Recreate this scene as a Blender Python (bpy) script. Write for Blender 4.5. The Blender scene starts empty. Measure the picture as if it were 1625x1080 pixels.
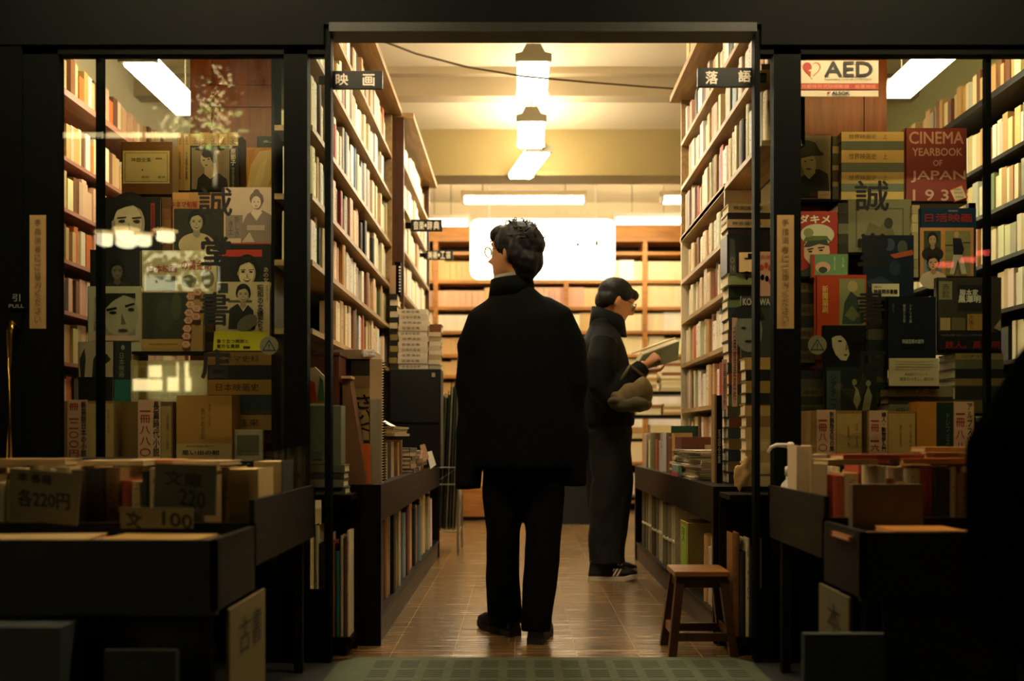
import bpy, bmesh, math, random
from mathutils import Vector, Matrix, noise
random.seed(7)
SC = bpy.context.scene
COL = SC.collection
# ------------------------------------------------------------------ camera
FP, VX, VY, CH = 1500.0, 825.0, 690.0, 0.85      # focal length in pixels, vanishing point, eye height
cam_d = bpy.data.cameras.new('camera'); cam = bpy.data.objects.new('camera', cam_d); COL.objects.link(cam)
cam.location = (0, 0, CH); cam.rotation_euler = (math.radians(90), 0, 0)
cam_d.sensor_width = 36.0; cam_d.lens = FP / 1625 * 36.0
cam_d.shift_x = -(VX - 812.5) / 1625; cam_d.shift_y = (VY - 540) / 1625
cam_d.clip_start = 0.05; cam_d.clip_end = 100
cam_d.dof.use_dof = True; cam_d.dof.focus_distance = 4.4; cam_d.dof.aperture_fstop = 1.5
SC.camera = cam
# ------------------------------------------------------------------ world, exposure
SC.view_settings.view_transform = 'Standard'; SC.view_settings.look = 'None'
SC.view_settings.gamma = 1.0; SC.view_settings.use_curve_mapping = False
SC.view_settings.exposure = 0.45
wd = bpy.data.worlds.new('night'); SC.world = wd; wd.use_nodes = True
wd.node_tree.nodes['Background'].inputs[0].default_value = (0.55, 0.75, 0.55, 1)
wd.node_tree.nodes['Background'].inputs[1].default_value = 0.004
SC.cycles.max_bounces = 7; SC.cycles.diffuse_bounces = 4; SC.cycles.glossy_bounces = 3
SC.cycles.transparent_max_bounces = 12; SC.cycles.caustics_reflective = False; SC.cycles.caustics_refractive = False
SC.cycles.sample_clamp_indirect = 6.0
LAMP_TUBE = 40.0          # radiance of the aisle lamps' diffusers
LAMP_BACK = 50.0          # tubes by the back wall
LAMP_SIDE = 34.0          # lamps of the two side aisles
LAMP_SHOW = 30.0          # tubes behind the window headers
LAMP_EAVE = 165.0          # tubes under the eave outside
LAMP_STREET = 16.0        # lights across the street
# ------------------------------------------------------------------ materials
def lin(c):
    c = c / 255.0
    return c / 12.92 if c <= 0.04045 else ((c + 0.055) / 1.055) ** 2.4
def rgb(h):
    if isinstance(h, str):
        return tuple(lin(int(h[i:i + 2], 16)) for i in (0, 2, 4))
    return h
MATS = {}
def new_mat(name):
    m = bpy.data.materials.new(name); m.use_nodes = True
    return m, m.node_tree.nodes, m.node_tree.links, m.node_tree.nodes['Principled BSDF']
def paint(h, rough=0.6, vary=0.12, metal=0.0, scale=14.0, name=None, bump=0.0, spec=0.4):
    """plain coloured surface with a little procedural unevenness"""
    key = (h, rough, vary, metal, scale, bump, spec)
    if key in MATS: return MATS[key]
    m, N, L, b = new_mat(name or 'paint_' + str(h))
    c = rgb(h)
    tc = N.new('ShaderNodeTexCoord'); nz = N.new('ShaderNodeTexNoise'); nz.inputs['Scale'].default_value = scale; nz.inputs['Detail'].default_value = 4
    L.new(tc.outputs['Object'], nz.inputs['Vector'])
    mx = N.new('ShaderNodeMix'); mx.data_type = 'RGBA'
    mx.inputs[6].default_value = (*[x * (1 - vary) for x in c], 1); mx.inputs[7].default_value = (*[min(1, x * (1 + vary)) for x in c], 1)
    L.new(nz.outputs['Fac'], mx.inputs[0]); L.new(mx.outputs[2], b.inputs['Base Color'])
    b.inputs['Roughness'].default_value = rough; b.inputs['Metallic'].default_value = metal
    b.inputs['Specular IOR Level'].default_value = spec
    if bump:
        bp = N.new('ShaderNodeBump'); bp.inputs['Strength'].default_value = bump; bp.inputs['Distance'].default_value = 0.01
        L.new(nz.outputs['Fac'], bp.inputs['Height']); L.new(bp.outputs['Normal'], b.inputs['Normal'])
    MATS[key] = m
    return m
def wood(h, rough=0.45, axis=2, scale=3.0, name='wood', vary=0.3):
    key = ('w', h, rough, axis, scale)
    if key in MATS: return MATS[key]
    m, N, L, b = new_mat(name); c = rgb(h)
    tc = N.new('ShaderNodeTexCoord'); mp = N.new('ShaderNodeMapping'); s = [scale * 9] * 3; s[axis] = scale
    mp.inputs['Scale'].default_value = s
    nz = N.new('ShaderNodeTexNoise'); nz.inputs['Scale'].default_value = 1.0; nz.inputs['Detail'].default_value = 6; nz.inputs['Distortion'].default_value = 0.6
    L.new(tc.outputs['Object'], mp.inputs[0]); L.new(mp.outputs[0], nz.inputs['Vector'])
    r = N.new('ShaderNodeValToRGB'); r.color_ramp.elements[0].position = 0.3; r.color_ramp.elements[1].position = 0.72
    r.color_ramp.elements[0].color = (*[x * (1 - vary) for x in c], 1); r.color_ramp.elements[1].color = (*[min(1, x * (1 + vary)) for x in c], 1)
    L.new(nz.outputs['Fac'], r.inputs[0]); L.new(r.outputs[0], b.inputs['Base Color']); b.inputs['Roughness'].default_value = rough
    b.inputs['Specular IOR Level'].default_value = 0.12 if max(c) < 0.04 else 0.4
    MATS[key] = m
    return m
def glow(h, strength, name):
    key = ('g', h, strength)
    if key in MATS: return MATS[key]
    m, N, L, b = new_mat(name); c = rgb(h)
    b.inputs['Base Color'].default_value = (*c, 1); b.inputs['Emission Color'].default_value = (*c, 1); b.inputs['Emission Strength'].default_value = strength
    MATS[key] = m
    return m
def clear(name, tint='ffffff', fac=1.0, rough=0.0):
    key = ('c', tint, fac, rough)
    if key in MATS: return MATS[key]
    m, N, L, b = new_mat(name)
    t = N.new('ShaderNodeBsdfTransparent'); t.inputs[0].default_value = (*rgb(tint), 1)
    g = N.new('ShaderNodeBsdfGlossy'); g.inputs['Roughness'].default_value = rough
    ge = N.new('ShaderNodeNewGeometry'); dt = N.new('ShaderNodeVectorMath'); dt.operation = 'DOT_PRODUCT'
    L.new(ge.outputs['Incoming'], dt.inputs[0]); L.new(ge.outputs['Normal'], dt.inputs[1])
    def mt(op, s, v=None):
        n = N.new('ShaderNodeMath'); n.operation = op
        for q, w in ((0, s), (1, v)):
            if isinstance(w, float): n.inputs[q].default_value = w
            elif w is not None: L.new(w, n.inputs[q])
        return n.outputs[0]
    sch = mt('POWER', mt('SUBTRACT', 1.0, mt('ABSOLUTE', dt.outputs['Value'])), 5.0)     # Schlick's reflectance, the same from both sides
    mu = mt('MINIMUM', mt('MULTIPLY', mt('ADD', mt('MULTIPLY', sch, 0.96), 0.036), fac), 1.0)
    mx = N.new('ShaderNodeMixShader'); L.new(mu, mx.inputs[0]); L.new(t.outputs[0], mx.inputs[1]); L.new(g.outputs[0], mx.inputs[2])
    L.new(mx.outputs[0], N['Material Output'].inputs['Surface'])
    MATS[key] = m
    return m
def spine_material():
    """book cloth: the object's own colour, with a printed title running down the spine"""
    m, N, L, b = new_mat('book_cloth')
    oi = N.new('ShaderNodeObjectInfo'); tc = N.new('ShaderNodeTexCoord')
    sx = N.new('ShaderNodeSeparateXYZ'); L.new(tc.outputs['Generated'], sx.inputs[0])
    mp = N.new('ShaderNodeMapping'); mp.inputs['Scale'].default_value = (0.001, 5, 34); L.new(tc.outputs['Generated'], mp.inputs[0])
    ad = N.new('ShaderNodeVectorMath'); ad.operation = 'ADD'; L.new(mp.outputs[0], ad.inputs[0])
    cb = N.new('ShaderNodeCombineXYZ'); ml = N.new('ShaderNodeMath'); ml.operation = 'MULTIPLY'; ml.inputs[1].default_value = 91.0
    L.new(oi.outputs['Random'], ml.inputs[0]); L.new(ml.outputs[0], cb.inputs[0]); L.new(cb.outputs[0], ad.inputs[1])
    nz = N.new('ShaderNodeTexNoise'); nz.inputs['Scale'].default_value = 1.0; nz.inputs['Detail'].default_value = 1; L.new(ad.outputs[0], nz.inputs['Vector'])
    def step(sock, lo, hi):
        a = N.new('ShaderNodeMath'); a.operation = 'GREATER_THAN'; a.inputs[1].default_value = lo; L.new(sock, a.inputs[0])
        c = N.new('ShaderNodeMath'); c.operation = 'LESS_THAN'; c.inputs[1].default_value = hi; L.new(sock, c.inputs[0])
        d = N.new('ShaderNodeMath'); d.operation = 'MULTIPLY'; L.new(a.outputs[0], d.inputs[0]); L.new(c.outputs[0], d.inputs[1]); return d.outputs[0]
    def mul(p, q):
        d = N.new('ShaderNodeMath'); d.operation = 'MULTIPLY'; L.new(p, d.inputs[0])
        if isinstance(q, float): d.inputs[1].default_value = q
        else: L.new(q, d.inputs[1])
        return d.outputs[0]
    t = mul(step(nz.outputs['Fac'], 0.56, 2.0), step(sx.outputs[1], 0.3, 0.7))
    t = mul(t, step(sx.outputs[2], 0.38, 0.9))
    t = mul(t, 0.6)
    mx = N.new('ShaderNodeMix'); mx.data_type = 'RGBA'; L.new(t, mx.inputs[0]); L.new(oi.outputs['Color'], mx.inputs[6]); mx.inputs[7].default_value = (0.06, 0.035, 0.02, 1)
    L.new(mx.outputs[2], b.inputs['Base Color']); b.inputs['Roughness'].default_value = 0.55
    return m
def attr_material():
    m, N, L, b = new_mat('far_book_cloth')
    a = N.new('ShaderNodeVertexColor'); a.layer_name = 'cloth'
    nz = N.new('ShaderNodeTexNoise'); nz.inputs['Scale'].default_value = 40
    mx = N.new('ShaderNodeMix'); mx.data_type = 'RGBA'; mx.blend_type = 'MULTIPLY'; mx.inputs[0].default_value = 0.12
    L.new(a.outputs[0], mx.inputs[6]); L.new(nz.outputs['Color'], mx.inputs[7]); L.new(mx.outputs[2], b.inputs['Base Color']); b.inputs['Roughness'].default_value = 0.6
    return m
def floor_material():
    m, N, L, b = new_mat('streaked_vinyl_tile')
    tc = N.new('ShaderNodeTexCoord'); sx = N.new('ShaderNodeSeparateXYZ'); L.new(tc.outputs['Object'], sx.inputs[0])
    def math_(op, a, v=None):
        n = N.new('ShaderNodeMath'); n.operation = op
        if isinstance(a, float): n.inputs[0].default_value = a
        else: L.new(a, n.inputs[0])
        if v is not None:
            if isinstance(v, float): n.inputs[1].default_value = v
            else: L.new(v, n.inputs[1])
        return n.outputs[0]
    def seam(sock, off, pitch, w):
        q = math_('FRACT', math_('DIVIDE', math_('ADD', sock, off), pitch))
        return math_('GREATER_THAN', math_('ABSOLUTE', math_('SUBTRACT', q, 0.5)), 0.5 - w)
    s1 = seam(sx.outputs[0], 0.50, 0.24, 0.008); s2 = seam(sx.outputs[1], 0.1, 0.48, 0.006)
    sm = math_('MAXIMUM', math_('MULTIPLY', s1, 0.55), math_('MULTIPLY', s2, 0.22))
    mp = N.new('ShaderNodeMapping'); mp.inputs['Scale'].default_value = (2.2, 55, 1); L.new(tc.outputs['Object'], mp.inputs[0])
    nz = N.new('ShaderNodeTexNoise'); nz.inputs['Scale'].default_value = 1.0; nz.inputs['Detail'].default_value = 2.2; L.new(mp.outputs[0], nz.inputs['Vector'])
    # tile to tile tone
    cx = math_('FLOOR', math_('DIVIDE', math_('ADD', sx.outputs[0], 0.50), 0.24)); cy = math_('FLOOR', math_('DIVIDE', math_('ADD', sx.outputs[1], 0.1), 0.48))
    cb = N.new('ShaderNodeCombineXYZ'); L.new(cx, cb.inputs[0]); L.new(cy, cb.inputs[1])
    wn = N.new('ShaderNodeTexWhiteNoise'); L.new(cb.outputs[0], wn.inputs['Vector'])
    fac = math_('ADD', math_('MULTIPLY', nz.outputs['Fac'], 0.9), math_('MULTIPLY', wn.outputs['Value'], 0.12))
    r = N.new('ShaderNodeValToRGB'); r.color_ramp.elements[0].position = 0.32; r.color_ramp.elements[1].position = 0.72
    r.color_ramp.elements[0].color = (*rgb('4c3920'), 1); r.color_ramp.elements[1].color = (*rgb('8c6c40'), 1)
    L.new(fac, r.inputs[0])
    mx = N.new('ShaderNodeMix'); mx.data_type = 'RGBA'; L.new(sm, mx.inputs[0]); L.new(r.outputs[0], mx.inputs[6]); mx.inputs[7].default_value = (*rgb('b09a6c'), 1)
    L.new(mx.outputs[2], b.inputs['Base Color'])
    rr = math_('ADD', math_('MULTIPLY', nz.outputs['Fac'], 0.2), 0.14); b.inputs['Specular IOR Level'].default_value = 0.9; L.new(rr, b.inputs['Roughness'])
    bp = N.new('ShaderNodeBump'); bp.inputs['Strength'].default_value = 0.5; bp.inputs['Distance'].default_value = 0.005
    L.new(nz.outputs['Fac'], bp.inputs['Height']); L.new(bp.outputs[0], b.inputs['Normal'])
    return m
CLOTH = spine_material(); FARCLOTH = attr_material(); FLOORM = floor_material()
PAGES = paint('e6d6ae', 0.8, 0.06, name='page_edges')
BLACKM = paint('070a07', 0.65, 0.1, name='black_enamel', spec=0.05)
DARKW = wood('140e09', 0.4, 1, name='dark_stained_wood')
TANW = wood('a8895a', 0.5, 1, name='shelf_wood')
BROWNW = wood('7a3f12', 0.4, 2, name='varnished_brown_wood')
GLASS = clear('window_glass', 'f4f8f2', 1.0)
PLASTIC = clear('clear_plastic', 'f2f2ea', 1.6, 0.12)
WHITEM = paint('efe9dc', 0.5, 0.04, name='white_enamel')
# ------------------------------------------------------------------ geometry helpers
def U(px, py, Y):
    return Vector(((px - VX) / FP * Y, Y, CH - (py - VY) / FP * Y))
def UX(px, Y): return (px - VX) / FP * Y
def UZ(py, Y): return CH - (py - VY) / FP * Y
class MB:
    """collects polygons in world coordinates, then links them as ONE mesh object"""
    def __init__(s): s.v = []; s.f = []; s.m = []; s.c = []
    def poly(s, pts, m=0):
        i = len(s.v); s.v += [Vector(p) for p in pts]; s.f.append(list(range(i, i + len(pts)))); s.m.append(m); return s
    def mesh(s, vs, fs, m=0):
        i = len(s.v); s.v += [Vector(p) for p in vs]
        for f in fs: s.f.append([k + i for k in f]); s.m.append(m)
        return s
    def box(s, x0, x1, y0, y1, z0, z1, m=0):
        v = [(x, y, z) for z in (z0, z1) for y in (y0, y1) for x in (x0, x1)]
        return s.mesh(v, [(0, 2, 3, 1), (4, 5, 7, 6), (0, 1, 5, 4), (2, 6, 7, 3), (0, 4, 6, 2), (1, 3, 7, 5)], m)
    def obox(s, mat, sx, sy, sz, m=0):
        v = [mat @ Vector((x * sx, y * sy, z * sz)) for z in (0, 1) for y in (-.5, .5) for x in (-.5, .5)]
        return s.mesh(v, [(0, 2, 3, 1), (4, 5, 7, 6), (0, 1, 5, 4), (2, 6, 7, 3), (0, 4, 6, 2), (1, 3, 7, 5)], m)
    def prism(s, pts, d, m=0):
        """polygon pts (3-D, one plane) pushed by vector d"""
        n = len(pts); d = Vector(d); a = [Vector(p) for p in pts]; b = [p + d for p in a]
        fs = [list(range(n))[::-1], list(range(n, 2 * n))] + [(k, (k + 1) % n, n + (k + 1) % n, n + k) for k in range(n)]
        return s.mesh(a + b, fs, m)
    def tube(s, pts, r, n=8, m=0, flat=1.0, ref=None):
        """tapering tube along pts; r one radius, or one per point (number or (a, b))"""
        pts = [Vector(p) for p in pts]; k = len(pts)
        rs = r if isinstance(r, (list, tuple)) else [r] * k
        rings = []; up = Vector(ref) if ref else None
        for i, p in enumerate(pts):
            t = (pts[min(i + 1, k - 1)] - pts[max(i - 1, 0)]).normalized()
            if up is None:
                up = Vector((0, 0, 1)) if abs(t.z) < 0.9 else Vector((0, 1, 0))
            a = t.cross(up).normalized(); b = a.cross(t).normalized()
            ra, rb = rs[i] if isinstance(rs[i], (tuple, list)) else (rs[i], rs[i] * flat)
            rings.append([p + a * math.cos(2 * math.pi * j / n) * ra + b * math.sin(2 * math.pi * j / n) * rb for j in range(n)])
        vs = [q for g in rings for q in g]; fs = [list(range(n)), list(range((k - 1) * n, k * n))[::-1]]
        for i in range(k - 1):
            for j in range(n):
                fs.append((i * n + j, (i + 1) * n + j, (i + 1) * n + (j + 1) % n, i * n + (j + 1) % n))
        return s.mesh(vs, fs, m)
    def rings(s, secs, n=20, m=0, mat=None, sq=1.0):
        """stack of horizontal ellipses (cx, cy, z, rx, ry); sq<1 squares them"""
        vs = []
        for cx, cy, z, rx, ry in secs:
            for j in range(n):
                a = 2 * math.pi * j / n; ca, sa = math.cos(a), math.sin(a)
                p = Vector((cx + rx * math.copysign(abs(ca) ** sq, ca), cy + ry * math.copysign(abs(sa) ** sq, sa), z))
                vs.append(mat @ p if mat else p)
        k = len(secs); fs = [list(range(n))[::-1], list(range((k - 1) * n, k * n))]
        for i in range(k - 1):
            for j in range(n):
                fs.append((i * n + j, i * n + (j + 1) % n, (i + 1) * n + (j + 1) % n, (i + 1) * n + j))
        return s.mesh(vs, fs, m)
    def ball(s, c, r, n=14, m=0, mat=None):
        c = Vector(c); r = Vector(r) if isinstance(r, (tuple, list)) else Vector((r, r, r)); h = n // 2 + 1; secs = []
        for i in range(h + 1):
            t = math.pi * (0.04 + 0.92 * i / h); secs.append((c.x, c.y, c.z - math.cos(t) * r.z, math.sin(t) * r.x, math.sin(t) * r.y))
        return s.rings(secs, n, m, mat)
    def lathe(s, c, prof, n=20, m=0):
        return s.rings([(c[0], c[1], c[2] + z, r, r) for r, z in prof], n, m)
    def build(s, name, mats, parent=None, smooth=False, bevel=0.0, world=False):
        me = bpy.data.meshes.new(name)
        if parent is not None: off = parent['_o']
        elif world: off = Vector((0, 0, 0))
        else:
            lo = [min(v[i] for v in s.v) for i in range(3)]; hi = [max(v[i] for v in s.v) for i in range(3)]
            off = Vector(((lo[0] + hi[0]) / 2, (lo[1] + hi[1]) / 2, lo[2]))
        off = Vector(off)
        me.from_pydata([v - off for v in s.v], [], s.f)
        for mt in (mats if isinstance(mats, (list, tuple)) else [mats]): me.materials.append(mt)
        me.polygons.foreach_set('material_index', s.m)
        if smooth: me.polygons.foreach_set('use_smooth', [True] * len(me.polygons))
        bm = bmesh.new(); bm.from_mesh(me); bmesh.ops.recalc_face_normals(bm, faces=bm.faces); bm.to_mesh(me); bm.free()
        o = bpy.data.objects.new(name, me); COL.objects.link(o)
        if parent is not None: o.parent = parent
        else: o.location = off
        o['_o'] = list(off)
        if bevel:
            b = o.modifiers.new('edge', 'BEVEL'); b.width = bevel; b.segments = 2; b.limit_method = 'ANGLE'
        return o
def tag(o, label=None, cat=None, group=None, kind=None):
    if label: o['label'] = label
    if cat: o['category'] = cat
    if group: o['group'] = group
    if kind: o['kind'] = kind
    return o
def thing(name, loc, label, cat, group=None):
    o = bpy.data.objects.new(name, None); COL.objects.link(o); o.location = loc; o['_o'] = list(loc); o.empty_display_size = 0.05
    return tag(o, label, cat, group)
def struct(name, mb, mats, parent=None, **k):
    o = mb.build(name, mats, parent, **k)
    if parent is None: o['kind'] = 'structure'
    return o
TXT = {}
def text_polys(body):
    """outline of a line (or column) of lettering as flat polygons, normalised to a unit box"""
    if body in TXT: return TXT[body]
    c = bpy.data.curves.new('lettering', 'FONT'); c.body = body; c.align_x = 'CENTER'; c.space_line = 0.95; c.resolution_u = 3
    o = bpy.data.objects.new('lettering', c); COL.objects.link(o)
    dg = bpy.context.evaluated_depsgraph_get(); me = bpy.data.meshes.new_from_object(o.evaluated_get(dg))
    vs = [v.co.copy() for v in me.vertices]; fs = [list(p.vertices) for p in me.polygons]
    bpy.data.objects.remove(o); bpy.data.curves.remove(c); bpy.data.meshes.remove(me)
    if not vs: vs = [Vector((0, 0, 0)), Vector((1, 0, 0)), Vector((0, 1, 0))]; fs = [[0, 1, 2]]
    x0 = min(v.x for v in vs); x1 = max(v.x for v in vs); y0 = min(v.y for v in vs); y1 = max(v.y for v in vs)
    vs = [((v.x - x0) / (x1 - x0 + 1e-9), (v.y - y0) / (y1 - y0 + 1e-9)) for v in vs]
    TXT[body] = (vs, fs); return TXT[body]
def letter(mb, body, org, u, v, m=0, bold=0.0):
    """lettering stretched over the parallelogram org + u, v"""
    vs, fs = text_polys(body); org, u, v = Vector(org), Vector(u), Vector(v)
    mb.mesh([org + u * a + v * b for a, b in vs], fs, m)
    if bold:
        nrm = u.cross(v).normalized()
        for k, (dx, dz) in enumerate(((bold, 0), (-bold, 0), (0, bold), (0, -bold))):
            o2 = org + u.normalized() * dx + v.normalized() * dz + nrm * 0.00012 * (k + 1)
            mb.mesh([o2 + u * a + v * b for a, b in vs], fs, m)
    return mb
def vert(t): return '\n'.join(t)
def ordw(n):
    a = 'zeroth first second third fourth fifth sixth seventh eighth ninth tenth eleventh twelfth thirteenth fourteenth fifteenth sixteenth seventeenth eighteenth nineteenth'.split()
    if n < 20: return a[n]
    t = {2: 'twent', 3: 'thirt', 4: 'fort', 5: 'fift'}[n // 10]
    return t + 'ieth' if n % 10 == 0 else t + 'y-' + a[n % 10]
def solidify(mb, voxel, smooth=4, wob=0.0, freq=9.0):
    """fuse the overlapping shapes of mb into one continuous skin"""
    me = bpy.data.meshes.new('tmp'); me.from_pydata(mb.v, [], mb.f)
    bm = bmesh.new(); bm.from_mesh(me); bmesh.ops.recalc_face_normals(bm, faces=bm.faces); bm.to_mesh(me); bm.free()
    o = bpy.data.objects.new('tmp', me); COL.objects.link(o)
    r = o.modifiers.new('r', 'REMESH'); r.mode = 'VOXEL'; r.voxel_size = voxel
    s = o.modifiers.new('s', 'SMOOTH'); s.factor = 0.5; s.iterations = smooth
    dg = bpy.context.evaluated_depsgraph_get(); m2 = bpy.data.meshes.new_from_object(o.evaluated_get(dg))
    out = MB(); out.v = [v.co.copy() for v in m2.vertices]; out.f = [list(p.vertices) for p in m2.polygons]; out.m = [0] * len(out.f)
    if wob:
        nn = [v.normal.copy() for v in m2.vertices]
        for i, p in enumerate(out.v):
            q = Vector((p.x * freq, p.y * freq, p.z * freq * 0.55))
            out.v[i] = p + nn[i] * wob * (noise.noise(q) + 0.5 * noise.noise(q * 2.3))
    bpy.data.objects.remove(o); bpy.data.meshes.remove(me); bpy.data.meshes.remove(m2)
    return out
# ------------------------------------------------------------------ the setting
Z_CEIL = 3.55
FRONT = 3.60                                             # plane of the shop front
CREAM = paint('dccfae', 0.85, 0.05, scale=3, name='cream_plaster', bump=0.05)
BEAM_SHADE = paint('a89562', 0.85, 0.06, scale=3, name='beam_plaster')  # dark olive puts this beam's shade into its base colour
struct('floor', MB().box(-2.9, 3.0, FRONT, 11.0, -0.06, 0), FLOORM, world=True)
struct('ground', MB().box(-9, 9, -9, FRONT, -0.1, -0.012), paint('2a2c27', 0.8, 0.25, scale=6, name='pavement', bump=0.2))
struct('ceiling', MB().box(-2.9, 3.0, FRONT + .08, 11.0, Z_CEIL, Z_CEIL + .1), CREAM)
struct('wall_left', MB().box(-3.0, -2.86, FRONT, 11.0, 0, Z_CEIL), CREAM)
struct('wall_right', MB().box(2.96, 3.1, FRONT, 11.0, 0, Z_CEIL), paint('8f8a5e', 0.85, 0.06, scale=3, name='green_plaster'))
struct('wall_back', MB().box(-2.9, 3.0, 10.98, 11.1, 0, Z_CEIL), CREAM)
struct('trim_1', MB().box(-2.86, 2.96, 7.0, 7.14, 3.36, Z_CEIL).box(-2.86, 2.96, 6.93, 7.0, 3.50, Z_CEIL), paint('b5a482', 0.85, 0.06, scale=3, name='beam_paint'))
struct('trim_2', MB().box(-2.86, 2.96, 8.35, 8.6, 3.13, Z_CEIL).box(-2.86, 2.96, 8.30, 8.35, 3.13, 3.17), BEAM_SHADE)
struct('trim_3', MB().box(-2.86, 2.96, 5.1, 5.2, 3.46, Z_CEIL), CREAM)
pxl, pxr = UX(527, FRONT), UX(1195, FRONT)
zw, zd = UZ(90, FRONT), UZ(58, FRONT)
wf = MB().box(-9, UX(517, FRONT), 3.56, 3.68, zw + .03, 4.6).box(UX(517, FRONT), UX(1204, FRONT), 3.56, 3.68, zd + .03, 4.6).box(UX(1204, FRONT), 9, 3.56, 3.68, zw + .03, 4.6)
wf.box(-9, UX(-60, FRONT), 3.56, 3.68, 0, 4.6).box(UX(1760, FRONT), 9, 3.56, 3.68, 0, 4.6)
struct('wall_front', wf, paint('070a07', 0.8, 0.15, name='black_fascia', spec=0.08))
tr = MB().box(pxl - .003, pxr + .003, 3.552, 3.66, zd, zd + .034)
struct('trim_4', tr, paint('22261e', 0.5, 0.1, name='door_track', spec=.2))
for n_, (a, b) in enumerate(((517, 527), (1195, 1204))):
    struct('trim_%d' % (5 + n_), MB().box(UX(a, FRONT), UX(b, FRONT), 3.575, 3.625, -.01, zd + .05), BLACKM, bevel=.003)
def window(name, stiles, mull, panes, x0, x1):
    o = bpy.data.objects.new(name, None); COL.objects.link(o); o.location = (UX((x0 + x1) / 2, FRONT), FRONT, 0); o['_o'] = list(o.location); o['kind'] = 'structure'
    f = MB()
    for a, b in stiles: f.box(UX(a, FRONT), UX(b, FRONT), 3.575, 3.625, 0, zw + .04)
    for a, b in mull: f.box(UX(a, FRONT), UX(b, FRONT), 3.60, 3.63, .25, zw)
    f.box(UX(x0, FRONT), UX(x1, FRONT), 3.575, 3.625, zw, zw + .05).box(UX(x0, FRONT), UX(x1, FRONT), 3.575, 3.625, 0, .26)
    f.build('window_frame', BLACKM, o)
    for a, b in panes: MB().box(UX(a, FRONT), UX(b, FRONT), 3.594, 3.600, .26, zw).build('glass_pane', GLASS, o)
    return o
window('window_1', ((42, 97), (453, 490)), ((152, 162),), ((97, 453), (490, 517)), 42, 517)
window('window_2', ((1225, 1268), (1752, 1770)), ((1565, 1573),), ((1268, 1752), (1204, 1225)), 1204, 1770)
d1 = bpy.data.objects.new('door_1', None); COL.objects.link(d1); d1.location = (UX(-10, FRONT), 3.58, 0); d1['_o'] = list(d1.location); d1['kind'] = 'structure'
MB().box(UX(-60, FRONT), UX(41, FRONT), 3.565, 3.61, 0, zw + .04).build('door_leaf', BLACKM, d1)
BRASS = paint('b58a3c', 0.25, 0.1, metal=1.0, name='brass')
hx = UX(15, 3.5)
MB().tube([(hx, 3.565, UZ(520, 3.5)), (hx, 3.51, UZ(512, 3.5)), (hx, 3.50, UZ(525, 3.5)), (hx, 3.50, UZ(728, 3.5)), (hx, 3.51, UZ(738, 3.5)), (hx, 3.565, UZ(732, 3.5))], .011, 10).build('door_handle', BRASS, d1, smooth=True)
pm = MB().box(UX(10, 3.56), UX(42, 3.56), 3.560, 3.566, UZ(490, 3.56), UZ(462, 3.56))
letter(pm, '引', U(20, 478, 3.5595), (UX(32, 3.56) - UX(20, 3.56), 0, 0), (0, 0, .028), 1)
letter(pm, 'PULL', U(14, 488, 3.5595), (UX(38, 3.56) - UX(14, 3.56), 0, 0), (0, 0, .013), 1)
pm.build('pull_plate', [BLACKM, paint('9a9a88', .5, .05)], d1)
# ------------------------------------------------------------------ lamps
def tube_lamp(x, y0, y1, z, label, group=None, strength=LAMP_TUBE, skew=0.0, name='fluorescent_lamp', w=.215, hang=True, col='ffefd0'):
    t = thing(name, (x, (y0 + y1) / 2, z), label, 'lamp', group)
    cap = paint('8a8266', .5, .08, name='lamp_enamel'); g = glow(col, strength, 'tube_light')
    yc = (y0 + y1) / 2
    def S(y): return x + skew * (y - yc)
    def sec(y, grow=0.0, full=False):
        c = S(y); q = w if full else w * .42; return [(c - q / 2 - grow, y, z), (c + q / 2 + grow, y, z), (c + q / 2 + grow, y, z + .045), (c + q * .32, y, z + .055), (c + q * .2, y, z + .105), (c - q * .2, y, z + .105), (c - q * .32, y, z + .055), (c - q / 2 - grow, y, z + .045)]
    MB().prism(sec(y0 + .01), (S(y1) - S(y0), y1 - y0 - .02, 0)).build('housing', WHITEM, t)
    MB().prism(sec(y0 - .012, .002, True), (0, .024, 0)).build('end_cap', cap, t)
    MB().prism([p + Vector((S(y1) - S(y0), y1 - y0, 0)) for p in map(Vector, sec(y0 - .012, .002, True))], (0, .024, 0)).build('end_cap', cap, t)
    def lens(y): c = S(y); return [(c - w * .40, y, z - .012), (c + w * .40, y, z - .012), (c + w * .46, y, z + .03), (c + w * .40, y, z + .05), (c - w * .40, y, z + .05), (c - w * .46, y, z + .03)]
    MB().prism(lens(y0 + .02), (S(y1) - S(y0), y1 - y0 - .04, 0)).build('diffuser', g, t)
    for dx in (-.045, .045): MB().prism([(S(y0 + .06) + dx - .003, y0 + .06, z - .014), (S(y0 + .06) + dx + .003, y0 + .06, z - .014), (S(y0 + .06) + dx + .003, y0 + .06, z - .012), (S(y0 + .06) + dx - .003, y0 + .06, z - .012)], ((S(y1) - S(y0)) * .7, (y1 - y0) * .7, 0)).build('rib', cap, t)  # dark strips painted in for the darker gaps between the tubes
    if hang and z + .105 < Z_CEIL - .02:
        for yy in (y0 + .1, y1 - .1): MB().tube([(S(yy), yy, z + .1), (S(yy), yy, Z_CEIL)], .004, 6).build('hanger', cap, t)
    return t
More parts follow.
